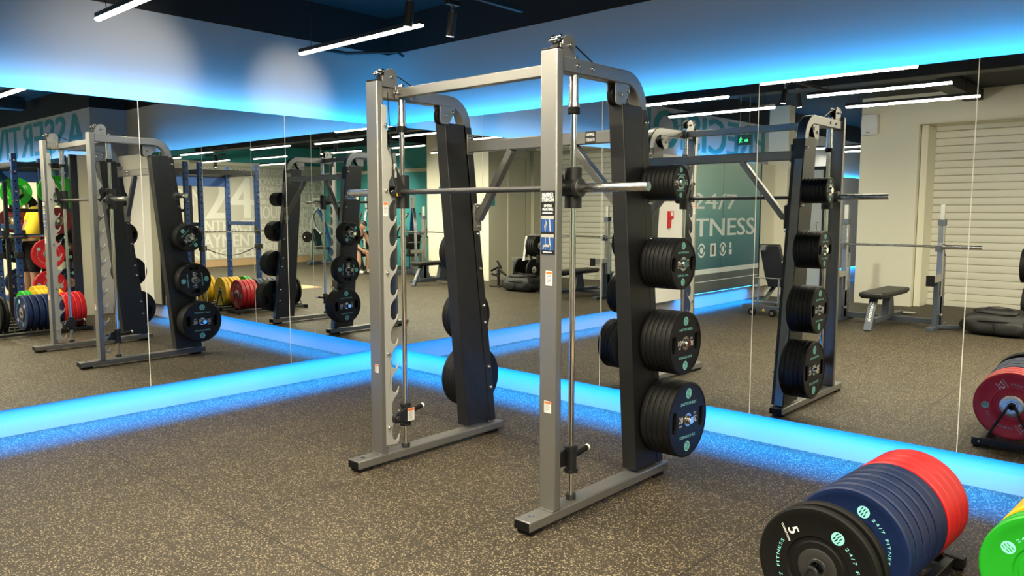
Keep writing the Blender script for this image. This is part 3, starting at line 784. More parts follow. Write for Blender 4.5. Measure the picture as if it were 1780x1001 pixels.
# ================================================================== URETHANE PLATES
def plate_mesh(Rr, T, grips):
    cu = bpy.data.curves.new('p','CURVE'); cu.dimensions='2D'; cu.fill_mode='BOTH'; cu.extrude=T/2-.005; cu.bevel_depth=.005; cu.bevel_resolution=2
    def sp(pts):
        s=cu.splines.new('POLY'); s.points.add(len(pts)-1); s.use_cyclic_u=True
        for i,(x,y) in enumerate(pts): s.points[i].co=(x,y,0,1)
    n=72
    sp([((Rr-.005)*math.cos(2*PI*k/n),(Rr-.005)*math.sin(2*PI*k/n)) for k in range(n)])
    sp([(.034*math.cos(2*PI*k/28),.034*math.sin(2*PI*k/28)) for k in range(28)])
    if grips:
        w,h,c = .026, Rr*.30, Rr*.68
        for s in (-1,1):
            P_=[(s*c+w*math.cos(a),h+w*math.sin(a)-w) for a in [PI*i/8 for i in range(9)]]+[(s*c+w*math.cos(a),-h+w*math.sin(a)+w) for a in [PI+PI*i/8 for i in range(9)]]
            sp(P_)
    ob=bpy.data.objects.new('p',cu); COL.objects.link(ob); dg=bpy.context.evaluated_depsgraph_get()
    me=ob.evaluated_get(dg).to_mesh(); v=[tuple(q.co) for q in me.vertices]; f=[tuple(q.vertices) for q in me.polygons]
    ob.evaluated_get(dg).to_mesh_clear(); bpy.data.objects.remove(ob); bpy.data.curves.remove(cu)
    return v,f
def logo(mb, mb2, M, r):
    mb.disc(M, r, 24)
    for k in (-1,0,1):
        T=M@Matrix.Translation((0,0,.0004))@Matrix.Rotation(math.radians(62),4,'Z')@Matrix.Translation((.0,k*r*.42,0))
        L=r*(.62 if k else .72); w=r*.11
        mb2.poly([(-L,-w*1.6),(-L*.1,-w*.6-w*.3),(0,w*.6),(L,w*.4),(L,w*1.9),(L*.1,w*1.7),(-.02*L,w*.2),(-L,.2*w)],T)
def urethane(kg, Rr, T, full=True):
    t = thing('weight_plate', 'x', 'weight plate')
    v,f = plate_mesh(Rr, T, Rr>.12)
    b = MB().add(v,f).build('disc','black urethane',t)
    MB().ring(Rr-.016,Rr-.0095,T/2-.001,T/2+.003,(0,0,0),(0,0,1),64).build('rim','black urethane',t,.001)
    MB().ring(.0255,.040,-T/2-.001,T/2+.002,(0,0,0),(0,0,1),32).build('hub_ring','steel',t,.001)
    if full:
        z=T/2+.0006; a=MB(); w=MB(); d=MB()
        for q in (0,PI):
            M=Matrix.Rotation(q,4,'Z')@Matrix.Translation((0,0,z))
            logo(a,d,M@Matrix.Translation((0,Rr*.70,0)),Rr*.14)
            R2=Rr*1.25; cy=Rr*.42+0  # gently bowed line of letters
            a.text('24/7 FITNESS',M@Matrix.Translation((0,Rr*.44,0)),Rr*.80,Rr*.075,.02,True)
            if Rr>.12:
                w.text(str(kg),M@Matrix.Translation((-Rr*.355,Rr*.03,0)),Rr*.19 if kg>9 else Rr*.10,Rr*.17,.03,True)
                w.text('KG',M@Matrix.Translation((-Rr*.355,-Rr*.13,0)),Rr*.12,Rr*.065,.02,True)
            else:
                w.text('2.5',M@Matrix.Translation((-Rr*.60,Rr*.05,0)),Rr*.26,Rr*.17,.03,True)
                w.text('KG',M@Matrix.Translation((-Rr*.60,-Rr*.14,0)),Rr*.18,Rr*.08,.02,True)
        a.build('teal_lettering','teal ink',t); d.build('logo_slashes','black urethane',t); w.build('white_numerals','white ink',t)
    return t
def basis(zdir, spin=0.):
    z=Vector(zdir); y=Vector((0,0,1)); x=y.cross(z); M=Matrix((x,y,z)).transposed()
    return (M@Matrix.Rotation(spin,3,'Z')).to_euler()
used=set()
def put(proto, loc, rot, label, group):
    if proto.name not in used: o=proto; used.add(proto.name)
    else: o=copy_tree(proto)
    o.location=loc; o.rotation_euler=rot; o['label']=label; o['group']=group; return o
stacks=[(20,.2185,.0368,5,.385),(10,.180,.0312,6,.835),(5,.1435,.0272,7,1.285),(2.5,.0965,.0278,7,1.73)]
posn={20:'lowest',10:'second-lowest',5:'second-highest',2.5:'top'}
spinB={20:-.03,10:.0,5:.0,2.5:0.}; spinA={20:.02,10:1.5,5:-.75,2.5:0}
for kg,Rr,T,n,zz in stacks:
    full=urethane(kg,Rr,T,True); bare=urethane(kg,Rr,T,False)
    yc=colline(zz,False)-.037
    for side,sx,cnt,sp in (('near right-hand',1,n,spinB),('far left-hand',-1,n-2 if kg<20 else n-1,spinA)):
        if sx<0 and kg==2.5: continue
        xo = (XB-.010+.047) if sx>0 else (XA-.031-.047)
        for k in range(cnt):                          # k = 0 at the column
            x = xo+sx*(.018+T*(k+.5))
            out=cnt-1-k
            lab = f'{"outermost" if out==0 else ORD[out]+" from outside"} black {kg} kg plate, {posn[kg]} stack of the {side} column'
            put(full if out==0 else bare,(x,yc,zz),basis((sx,0,0),sp[kg] if out==0 else rnd.uniform(-3,3)),lab,f'{kg} kg plates on the smith machine')
    for pr in (full,bare):
        if pr.name not in used:
            for c in list(pr.children): bpy.data.objects.remove(c)
            bpy.data.objects.remove(pr)
# ================================================================== BUMPER PLATES
def bumper(kg, color, Rr=.225, T=.06, steel=True, marks=True, hubcol='steel'):
    t = thing('bumper_plate','x','weight plate')
    h=T/2
    prof=[(.030,-h+.006),(.095,-h+.006),(.100,-h+.010),(.112,-h+.010),(.118,-h+.004),(.190,-h+.004),(.198,-h),(Rr-.006,-h),(Rr,-h+.006),
          (Rr,h-.006),(Rr-.006,h),(.198,h),(.190,h-.004),(.118,h-.004),(.112,h-.010),(.100,h-.010),(.095,h-.006),(.030,h-.006)]
    MB().lathe(prof,(0,0,0),(0,0,1),72,False).build('disc',color,t,smooth=30)
    if steel:
        MB().lathe([(.0255,-h+.001),(.034,-h+.001),(.036,-h+.005),(.066,-h+.0035),(.072,-h+.006),(.072,h-.006),(.066,h-.0035),(.036,h-.005),(.034,h-.001),(.0255,h-.001),(.0255,-h+.001)],(0,0,0),(0,0,1),40,False).build('hub_disc',hubcol,t)
    else:
        MB().ring(.0255,.034,-h+.002,h-.002,(0,0,0),(0,0,1),32).build('hub_ring','steel',t)
    if marks:
        a=MB(); w=MB(); d=MB()
        for fz in ((1,) if marks==1 else (1,-1)):
            F=Matrix.Identity(4) if fz>0 else Matrix.Rotation(PI,4,'Y')
            for q in (0,PI):
                M=F@Matrix.Rotation(q,4,'Z')@Matrix.Translation((0,0,h-.0034))
                an=math.radians(62)
                logo(a,d,M@Matrix.Translation((.152*math.cos(an),.152*math.sin(an),0))@Matrix.Rotation(-.35,4,'Z'),.024)
                a.arc('24/7 FITNESS',M,.143,math.radians(47),.0175,1.6)
                N=M@Matrix.Rotation(math.radians(128),4,'Z')@Matrix.Translation((.150,0,0))@Matrix.Rotation(math.radians(-190),4,'Z')
                w.text(str(kg),N,None,.040,.025,True)
                w.text('COMPETITION',N@Matrix.Translation((0,-.033,0)),.066,.008,.03,True)
        a.build('teal_lettering','teal ink',t); d.build('logo_slashes',color,t); w.build('white_numerals','white ink',t)
    return t
def drop(pr):
    if pr.name not in used:
        for c in list(pr.children): bpy.data.objects.remove(c)
        bpy.data.objects.remove(pr)
def cradle(name, label, loc, y0, y1, gaps, rot):
    """low black floor cradle; local y runs along the row of plates"""
    t=thing(name,label,'plate rack',loc,'floor plate racks',(0,0,rot))
    for s in (-1,1):
        MB().box(s*.155-.02,s*.155+.02,y0,y1,.025,.055).build('rail','black paint',t,.003)
    for y in (y0,y1):
        MB().box(-.21,.21,y-.022,y+.022,.012,.062).build('end_beam','black paint',t,.004)
        for s in (-1,1):
            MB().cyl((s*.18,y,0),(s*.18,y,.013),.022,14).build('rubber_foot','black rubber',t)
            sg=-1 if y==y0 else 1
            MB().lathe([(0,.010),(.007,.009),(.010,0)],(s*.165,y+sg*.022,.037),(0,sg,0),12,False).build('bolt','chrome',t)
    for y in gaps:
        pts=[(-.135,y,.05)]+[(-.018*math.cos(a)*1.0,y,.285+.018*math.sin(a)) for a in [PI*i/6 for i in range(7)]]+[(.135,y,.05)]
        MB().tube(pts,.0075,8).build('divider_rod','black paint',t)
    return t
def row(items, x0, y0, rot, rowname, gap=.004):
    """items from rear (towards the right wall) to front; returns divider positions"""
    y=0.; c,s=math.cos(rot),math.sin(rot); n={}
    tot={}
    for it in items:
        if it[0]=='gap': continue
        tot[it[1]]=tot.get(it[1],0)+1
    for it in items:
        if it[0]=='gap': y-=it[1]; continue
        pr,colr,kg,T,face,spin,extra=it
        y-=T/2
        loc=(x0-s*y, y0+c*y, .2865)
        n[colr]=n.get(colr,0)+1
        zd=(s*1.,-c*1.,0) if face<0 else (-s,c,0)
        lab=f'{ORD[n[colr]-1]} {colr} bumper plate from the wall end of the {rowname}'
        put(pr,loc,basis(zd,spin),lab,f'{colr} bumper plates in the {rowname}')
        y-=T/2+gap
    return y
red=bumper(25,'red rubber',T=.062,marks=1); redb=bumper(25,'red rubber',T=.062,marks=0)
blu=bumper(20,'blue rubber',T=.058,marks=1); blub=bumper(20,'blue rubber',T=.058,marks=0)
blk=bumper(5,'black rubber',T=.032,marks=1,hubcol='dark steel'); blkb=bumper(5,'black rubber',T=.032,marks=0,hubcol='dark steel')
grn=bumper(10,'green rubber',T=.045,marks=1); grnb=bumper(10,'green rubber',T=.045,marks=0)
yel=bumper(15,'yellow rubber',T=.052,marks=1); yelb=bumper(15,'yellow rubber',T=.052,marks=0)
RT=math.radians(-3.4)
def g(x): return ('gap',x)
cradle('plate_cradle','black floor cradle holding the red, blue and black bumper row',(5.105,-1.10,0),-1.10,.035,(-.003,-.287,-.430,-.507,-.582,-.657,-.83,-.965,-1.045),RT)
row([(red,'red',25,.062,1,-1.15,0),(redb,'red',25,.062,1,0,0),(redb,'red',25,.062,1,0,0),(redb,'red',25,.062,1,0,0),g(.016),
     (blub,'blue',20,.058,-1,0,0),(blub,'blue',20,.058,-1,0,0),g(.017),(blub,'blue',20,.058,-1,0,0),g(.012),(blub,'blue',20,.058,-1,0,0),g(.013),(blub,'blue',20,.058,-1,0,0),g(.013),(blu,'blue',20,.058,-1,.18,0),
     g(.19),(blkb,'black',5,.032,-1,0,0),g(.028),(blk,'black',5,.032,-1,.0,0)],5.105,-1.115,RT,'red and blue row')
cradle('plate_cradle','black floor cradle holding the green and yellow bumper row',(5.70,-1.12,0),-.72,.05,(-.028,-.162,-.38,-.535),RT)
row([(yel,'yellow',15,.052,1,.5,0),(yelb,'yellow',15,.052,1,0,0),g(.02),(yelb,'yellow',15,.052,1,0,0),(yelb,'yellow',15,.052,1,0,0),(yelb,'yellow',15,.052,1,0,0),g(.08),
     (grnb,'green',10,.045,-1,0,0),(grn,'green',10,.045,-1,1.55,0)],5.715,-1.16,RT,'green and yellow row')
cradle('plate_cradle','black floor cradle holding only yellow bumpers, furthest from the machine',(6.32,-1.12,0),-.60,.05,(-.018,-.212,-.40),RT)
row([(yel,'yellow',15,.052,1,1.9,0),(yelb,'yellow',15,.052,1,0,0),(yelb,'yellow',15,.052,1,0,0)],6.32,-1.15,RT,'all-yellow row')

# ================================================================== BLUE RACKS
def power_rack(label, xa, xb, ya, yb, ztop=2.40):
    t=thing('power_rack',label,'power rack',((xa+xb)/2,(ya+yb)/2,0),'blue power racks')
    o=((xa+xb)/2,(ya+yb)/2,0)
    def B(n,mb,m,bev=0.,par=None): return mb.build(n,m,par or t,bev,root=o)
    for x in (xa,xb):
        for y in (ya,yb):
            u=B('upright',MB().box(x-.0375,x+.0375,y-.0375,y+.0375,0.01,ztop),'blue paint',.005)
            mb=MB(); z=.3
            while z<2.3:
                mb.cyl((x-.0378,y,z),(x-.0384,y,z),.011,8); mb.cyl((x,y-.0378,z),(x,y-.0384,z),.011,8); mb.cyl((x,y+.0378,z),(x,y+.0384,z),.011,8); z+=.1
            B('adjustment_holes',mb,'grip hole black',0,u)
            mb=MB()
            for zz in (2.3,2.14,1.85,1.72,.62,.46):
                mb.lathe([(0,.016),(.014,.012),(.016,0)],(x-.0375,y,zz),(-1,0,0),8,False); mb.lathe([(0,.016),(.014,.012),(.016,0)],(x,y-.0375,zz),(0,-1,0),8,False)
            B('bolt_heads',mb,'chrome',0,u)
            B('foot_plate',MB().box(x-.075,x+.075,y-.075,y+.075,0,.012),'black paint',.002)
    for x in (xa,xb): B('crossmember',MB().box(x-.032,x+.032,ya+.0375,yb-.0375,2.2,2.28),'black paint',.004)
    for y in (ya,yb):
        B('side_member',MB().box(xa+.0375,xb-.0375,y-.03,y+.03,2.2,2.28),'black paint',.004)
        B('side_member',MB().box(xa+.0375,xb-.0375,y-.03,y+.03,.2,.27),'blue paint',.004)
        B('side_member',MB().box(xa+.0375,xb-.0375,y-.03,y+.03,1.30,1.37),'blue paint',.004)
    B('nameplate_panel',MB().box(xb-.01,xb+.01,ya+.04,yb-.04,2.02,2.2),'blue paint',.003)
    for y in (ya,yb):
        B('bar_cup',MB().prism([(0,0),(.11,0),(.11,.05),(.095,.05),(.085,.018),(.03,.018),(.02,.13),(0,.13)],frame((xa-.0375,y+.03,1.16),(-1,0,0),(0,0,1)),.06),'black paint',.003)
    a=[(xa,ya+.04,.88)]; nst=12
    a=[(xa-.0,ya+.04+(yb-ya-.08)*i/nst,.92-.14*math.sin(PI*i/nst)) for i in range(nst+1)]
    B('safety_strap',MB().sweep(a,.05,.008,(1,0,0)),'black cloth')
    for y in (ya,yb): B('strap_bracket',MB().box(xa-.07,xa+.05,y-.05,y+.05,.88,.97),'black paint',.006)
    return t
power_rack('blue power rack with strap, standing further from the mirrored wall',6.98,8.05,-2.58,-1.52)
power_rack('blue power rack standing close to the mirrored wall, hung with plates',6.98,8.05,-1.27,-.61)
def barbell(label, c, ax, n='barbell', L=2.2):
    t=thing(n,label,'barbell',c); a=Vector(ax)
    MB().cyl(-a*L*.3,a*L*.3,.0145,14).build('shaft','chrome',t)
    for s in (-1,1):
        MB().cyl(a*s*L*.3,a*s*L*.5,.025,18).build('sleeve','chrome',t,.002)
        MB().cyl(a*s*(L*.3-.012),a*s*(L*.3+.018),.038,18).build('collar','steel',t,.003)
    return t
barbell('steel barbell resting in the cups of the blue rack with strap',(6.862,-2.05,1.2038),(0,1,0))
# plates stored on the rack by the wall: pegs are parts of the plates' holders
bplates=[('green',grn,(7.93,-1.0,1.86),-1,.3,'green bumper plate hung highest, at the back of the rack by the wall'),
 ('green',grn,(6.835,-.80,1.87),-1,1.2,'green bumper plate hung at the front of the rack, over the red plates'),
 ('green',grnb,(6.90,-.62,1.84),-1,.9,'green bumper plate hung beside the black edge of the white return'),
 ('red',red,(6.80,-.94,.93),-1,2.6,'red bumper plate hung in mid rack above another red plate'),
 ('red',red,(6.80,-.94,.46),-1,2.2,'lower red bumper plate on the blue rack, just above the floor rows'),
 ('blue',blu,(7.93,-1.0,.45),-1,.4,'blue bumper plate hung low at the back of the rack'),
 ('blue',blu,(6.88,-.64,.48),-1,.8,'blue bumper plate hung low beside the white return'),
 ('black',blk,(7.93,-1.04,.98),-1,1.1,'black bumper plate hung at the back of the rack, left of the red plates'),
 ('black',blk,(6.89,-.64,1.02),-1,.3,'black bumper plate hung beside the white return in mid rack')]
for colr,pr,loc,_,spin,lab in bplates:
    put(pr,loc,basis((-1,0,0),spin),lab,f'{colr} bumper plates hung on the rack')
mar=bumper(10,'maroon rubber',Rr=.16,T=.045,marks=0)
put(mar,(7.93,-1.06,1.42),basis((-1,0,0),0),'small maroon plate hung under the green plate at the rack','maroon plates')
put(mar,(6.87,-.76,1.42),basis((-1,0,0),0),'small maroon plate hung above the red plate in mid rack','maroon plates')
sml=bumper(2,'black rubber',Rr=.115,T=.035,marks=0)
put(sml,(7.93,-.90,1.63),basis((-1,0,0),0),'small black plate hung between the two green plates','small black plates on the rack')
t=thing('plate_peg_frame','black peg frame fixed in the blue rack to carry hung plates','plate rack',(6.98,-.9,0))
for bx in bplates:
    x,y,z=bx[2]
    MB().cyl((x-6.98-.055,y+.9,z),(.12+(x-6.98 if x>7 else 0),y+.9,z),.024,14).build('storage_peg','steel',t)
for y in (-1.38,-.93,-.50): MB().box(.06,.11,y+.9-.025,y+.9+.025,.0,2.0).build('peg_post','black paint',t,.003)
for z in (.3,1.55): MB().box(.11,.14,-.5,.42,z,z+.05).build('peg_rail','black paint',t,.003)
for p in (red,redb,blu,blub,blk,blkb,grn,grnb,yel,yelb): drop(p)
# ================================================================== BENCH PRESS STATIONS
def bench_station(loc, label):
    t=thing('bench_press_station',label,'bench press station',loc,'bench press stations')
    def B(n,mb,m,bev=0.,par=None): return mb.build(n,m,par or t,bev)
    # local: x across, y from foot end (0) towards the uprights (-y is away from the viewer's mirror)
    pad=[(-.15,0),(.15,0),(.165,-.15),(.15,-1.22),(-.15,-1.22),(-.165,-.15)]
    p=B('pad',MB().prism(pad,frame((0,0,.435),(1,0,0),(0,1,0)),.065),'vinyl',.022,)
    B('pad_board',MB().box(-.13,.13,-1.19,-.03,.418,.436),'black paint',.003)
    l=B('front_leg',MB().beam((0,.06,.0),(0,-.16,.42),.10,.05,(0,1,0)),'grey blue paint',.004)
    d=(Vector((0,-.16,.42))-Vector((0,.06,0))).normalized()
    mb=MB(); M=frame(Vector((0,.06,0))+d*.40+Vector((.022,.0,0))+Vector((0,.42,.22)).normalized()*.027,-d,(-1,0,0))
    mb.text('Samtek',M,.28,.05,.02); B('white_lettering',mb,'white ink',0,l)
    B('rear_leg',MB().prism([(-.62,.13),(-.90,.13),(-.82,.42),(-.70,.42)],frame((-.05,0,0),(0,1,0),(0,0,1)),.10),'grey blue paint',.006)
    B('spine_beam',MB().box(-.04,.04,-1.35,-.12,.085,.145),'grey blue paint',.004)
    B('step_plate',MB().box(-.2,.2,-1.42,-1.22,.10,.125),'steel',.003)
    B('rear_beam',MB().box(-.62,.62,-.92,-.86,.045,.115),'grey blue paint',.004)
    for s in (-1,1):
        x=s*.62
        B('foot',MB().box(x-.045,x+.045,-1.12,-.42,.0,.05),'grey blue paint',.005)
        B('outrigger',MB().beam((x,-.72,.035),(x+s*.28,-.92,.035),.06,.05),'grey blue paint',.004)
        B('base_plate',MB().prism([(-.66,.05),(-.98,.05),(-.92,.16),(-.86,.3),(-.92,.42),(-.99,.47),(-.80,.44),(-.66,.46)],frame((x-.035,0,0),(0,1,0),(0,0,1)),.07),'grey blue paint',.004)
        u=B('upright',MB().box(x-.035,x+.035,-.83,-.75,.05,1.42),'steel',.005)
        B('inner_post',MB().box(x-.026,x+.026,-.81,-.77,1.42,1.66),'hook plate paint',.003)
        B('post_collar',MB().box(x-.045,x+.045,-.84,-.74,1.38,1.46),'grey blue paint',.004)
        B('bar_cup',MB().prism([(-.75,1.04),(-.62,1.04),(-.62,1.12),(-.65,1.12),(-.665,1.08),(-.73,1.08),(-.75,1.16)],frame((x-.03,0,0),(0,1,0),(0,0,1)),.06),'grey blue paint',.003)
        B('safety_arm',MB().box(x-.035,x+.035,-.75,-.36,.64,.72),'steel',.004)
        B('arm_end',MB().box(x-.05,x+.05,-.365,-.335,.60,.74),'black rubber',.006)
        B('holed_post',MB().box(x-.03,x+.03,-.70,-.64,.05,.64),'grey blue paint',.003)
        B('lever_rod',MB().cyl((x+.02,-.93,.1),(x+.02,-.93,.98),.014,10),'steel')
        B('lever_handle',MB().tube([(x+.02,-.93,.98),(x+.02,-.88,1.0),(x+.02,-.86,1.06)],.012,8),'black paint')
        B('adjuster_knob',MB().lathe([(0,.05),(.02,.048),(.026,.02),(.012,0)],(x+.035,-.70,.2),(1,0,0),12,False),'chrome')
    return t
bs=bench_station((2.70,-5.86,0),'grey bench press station with flat black bench, standing before the shutter')
barbell('bare steel barbell on the bench press station before the shutter',(2.72,-6.53,1.107),(1,0,0))
b2=copy_tree(bs); b2.location=(6.35,-5.80,0); b2['label']='grey bench press station with flat black bench, beside the cream pier'
barbell('bare steel barbell on the bench press station beside the cream pier',(6.37,-6.47,1.107),(1,0,0))
# adjustable bench on a wheeled base
t=thing('adjustable_bench','black adjustable bench with raised backrest on a wheeled grey base','bench',(1.0,-6.35,0))
MB().box(-.30,.32,-.06,.06,.05,.15).build('base_beam','grey blue paint',t,.006)
for s in (-.12,.20): MB().cyl((s,.055,.055),(s,.115,.055),.055,18).build('wheel','black rubber',t,.006); 
for s in (-.12,.20): MB().cyl((s,.115,.055),(s,.122,.055),.025,14).build('hub_cap','chrome',t)
tr=MB().poly([(0,0),(.05,0),(.025,.045)],frame((.02,.0612,.075),(1,0,0),(0,0,1))).build('caution_sticker','yellow rubber',t)
for s in (-.07,.15): MB().beam((s+.02,0,.1),(s+.02,-.55,.42),.05,.05).build('frame_rail','steel',t,.004)
MB().prism([(-.15,0),(.15,0),(.17,.12),(.16,.66),(-.16,.66),(-.17,.12)],frame((.07,-.34,.42),(1,0,0),(-.12,.26,1)),.07).build('backrest','vinyl',t,.015)
MB().box(-.06,.02,-.09,.01,.98,1.06).build('backrest_cap','steel',t,.004)
MB().box(-.1,.24,-.75,-.38,.40,.46).build('seat','vinyl',t,.015)
MB().cyl((-.18,-.10,.56),(.38,-.10,.56),.012,10).build('handle_bar','chrome',t)
for s in (-.12,.20): MB().cyl((s,-.10,.12),(s,-.10,.56),.014,10).build('support_post','steel',t)
MB().cyl((-.16,-.02,.20),(.36,-.02,.20),.018,10).build('foot_bar','chrome',t)
MB().beam((.05,-.62,.0),(.05,-.62,.42),.06,.06,(0,1,0)).build('rear_leg','grey blue paint',t,.004)
# black plates in a tree and the bag
t=thing('plate_tree','grey A-frame plate tree with two pegs, standing before the shutter','plate rack',(4.40,-7.25,0))
MB().beam((-.02,-.3,.03),(-.02,.35,.03),.09,.06).build('base','grey blue paint',t,.005)
MB().beam((.02,.28,.04),(.10,-.0,1.05),.08,.06,(1,0,0)).build('strut','steel',t,.004)
MB().beam((.02,-.25,.04),(.10,0,1.05),.08,.06,(1,0,0)).build('strut','steel',t,.004)
MB().box(-.05,.75,-.30,-.22,.5,.58).build('crossbar','steel',t,.004)
MB().box(.62,.70,-.30,-.22,0,.5).build('rear_post','grey blue paint',t,.004)
MB().cyl((-.27,0,.86),(.12,0,.86),.024,14).build('storage_peg','steel',t); MB().cyl((-.22,.12,.37),(.36,.12,.37),.024,14).build('storage_peg','steel',t)
pp=bumper(20,'black rubber',Rr=.225,T=.05,marks=0); p3=bumper(5,'black rubber',Rr=.16,T=.04,marks=0)
for k in range(4): put(pp,(4.18+.056*k,-7.25,.86),basis((-1,0,0)),f'{ORD[k]} black plate from the left on the top peg of the plate tree','black plates on the plate tree')
for k in range(7): put(pp if k in (0,6) else p3,(4.24+.056*k,-7.13,.37),basis((1,0,0)),f'{ORD[k]} black plate from the left on the low peg of the plate tree','black plates on the plate tree')
# bag
t=thing('sports_bag','black padded sports bag lying on the floor before the shutter','bag',(4.06,-6.58,0))
def blob(mb,c,r,n=18,m=10,seed=1,p=.6):
    q=random.Random(seed); ph=[q.uniform(0,6) for _ in range(8)]
    vs=[];fs=[]
    for i in range(m+1):
        th=PI*i/m
        for k in range(n):
            a=2*PI*k/n; sx=math.copysign(abs(math.cos(a))**p,math.cos(a)); sy=math.copysign(abs(math.sin(a))**p,math.sin(a)); st=math.sin(th)**.42 if 0<i<m else 0
            w=1+.05*math.sin(3*a+ph[0])+.05*math.sin(5*a+ph[1]+3*th)+.03*math.sin(9*a+ph[2]-4*th)
            vs.append((c[0]+r[0]*sx*st*w,c[1]+r[1]*sy*st*w,max(.002,c[2]-r[2]*math.cos(th)*(1+.06*math.sin(4*a+ph[3])))))
    for i in range(m):
        for k in range(n):
            k2=(k+1)%n; fs.append((i*n+k,i*n+k2,(i+1)*n+k2,(i+1)*n+k))
    return mb.add(vs,fs)
blob(MB(),(0,0,.15),(.42,.25,.15),36,16,3,.45).build('body','bag fabric',t,smooth=80)
blob(MB(),(-.02,.02,.295),(.27,.17,.045),36,10,5,.5).build('flap','bag fabric',t,smooth=80)
blob(MB(),(.12,.21,.12),(.17,.06,.085),24,10,7).build('front_pocket','bag fabric',t,smooth=80)
MB().sweep([(-.2,.05,.3),(-.12,.12,.36),(0,.14,.375),(.12,.12,.36),(.2,.05,.3)],.04,.008,(0,1,.2)).build('carry_strap','black cloth',t)
MB().tube([(-.4,.08,.17),(-.2,.24,.19),(.1,.27,.20),(.38,.12,.18)],.007,6).build('zip','grip hole black',t)
# attachments stand
t=thing('attachment_stand','small black stand with short grip handles beside the cream pier','stand',(4.95,-6.85,0))
for k in range(3):
    a=2*PI*k/3+.3; MB().beam((0,0,.012),(.2*math.cos(a),.2*math.sin(a),.012),.04,.022).build('foot','black paint',t,.004)
MB().cyl((0,0,0),(0,0,.36),.03,14).build('post','black paint',t)
for dx,z,a in ((-.12,.30,.5),(.12,.36,-.4),(-.02,.46,.9),(.10,.24,.2)):
    MB().cyl((dx-.1*math.cos(a),.0,z-.1*math.sin(a)),(dx+.1*math.cos(a),.0,z+.1*math.sin(a)),.022,12).build('grip_handle','black rubber',t,.005)
    MB().cyl((0,0,.3),(dx,0,z),.014,8).build('branch','black paint',t)
# plate-loaded machine by the pier and one by the mural
def loader(loc,label,rot):
    t=thing('chest_press_machine',label,'exercise machine',loc,'plate loaded machines',(0,0,rot))
    MB().box(-.5,.5,-.05,.05,.02,.1).build('base_beam','grey blue paint',t,.005); MB().box(-.05,.05,-.6,.6,.02,.1).build('base_beam','grey blue paint',t,.005)
    MB().sweep([(-.35,0,.1),(-.32,0,.7),(-.12,0,1.3),(.05,0,1.62)],.09,.07,(0,1,0)).build('main_frame','blue paint',t,.005)
    MB().sweep([(.32,0,.1),(.3,0,1.2),(.2,0,1.5),(.08,0,1.64)],.07,.06,(0,1,0)).build('rear_frame','steel',t,.005)
    mb=MB(); 
    for a,b in (((-.16,1.60),(.16,1.66)),((.16,1.66),(.20,1.90)),((.20,1.90),(-.14,1.92)),((-.14,1.92),(-.16,1.60))): mb.beam((a[0],0,a[1]),(b[0],0,b[1]),.05,.05,(0,1,0))
    mb.build('top_frame','hook plate paint',t)
    MB().prism([(-.14,0),(.14,0),(.16,.5),(-.16,.5)],frame((.02,0,.55),(0,1,0),(.25,0,1)),.07).build('back_pad','vinyl',t,.015)
    MB().box(-.35,.05,-.17,.17,.44,.51).build('seat_pad','vinyl',t,.015)
    MB().box(-.2,-.1,-.05,.05,.1,.44).build('seat_post','steel',t,.004)
    for s in (-1,1):
        MB().sweep([(.15,s*.15,1.5),(-.1,s*.36,1.1),(-.3,s*.36,.9)],.05,.05,(0,1,.3)).build('press_arm','steel',t,.004)
        MB().cyl((-.3,s*.36,.9),(-.3,s*.16,.92),.017,10).build('grip','black rubber',t)
        MB().cyl((.30,s*.03,.8),(.30,s*.34,.8),.024,12).build('storage_peg','chrome',t)
        MB().lathe([(.03,-.02),(.16,-.02),(.16,.02),(.03,.02)],(.30,s*.22,.8),(0,1,0),32,False).build('loaded_plate','black rubber',t)
    return t
loader((8.75,-7.80,0),'plate loaded press machine with blue frame near the cream pier',math.radians(150))
loader((13.5,-8.3,0),'plate loaded press machine far off, beside the lettered mural',math.radians(20))
loader((10.9,-8.1,0),'plate loaded press machine in front of the teal wall',math.radians(120))
# flat bench under the seated person
t=thing('flat_bench','black flat bench carrying the person in the black tank top','bench',(10.2,-6.95,0))
MB().prism([(-.15,-.55),(.15,-.55),(.15,.55),(-.15,.55)],frame((0,0,.40),(1,0,0),(0,1,0)),.07).build('pad','vinyl',t,.02)
for y in (-.42,.42): MB().box(-.2,.2,y-.03,y+.03,.0,.06).build('foot','steel',t,.004); 
for y in (-.42,.42): MB().beam((0,y,.05),(0,y*.75,.40),.07,.05,(1,0,0)).build('leg','grey blue paint',t,.004)
MB().box(-.03,.03,-.42,.42,.1,.16).build('spine_beam','grey blue paint',t,.004)

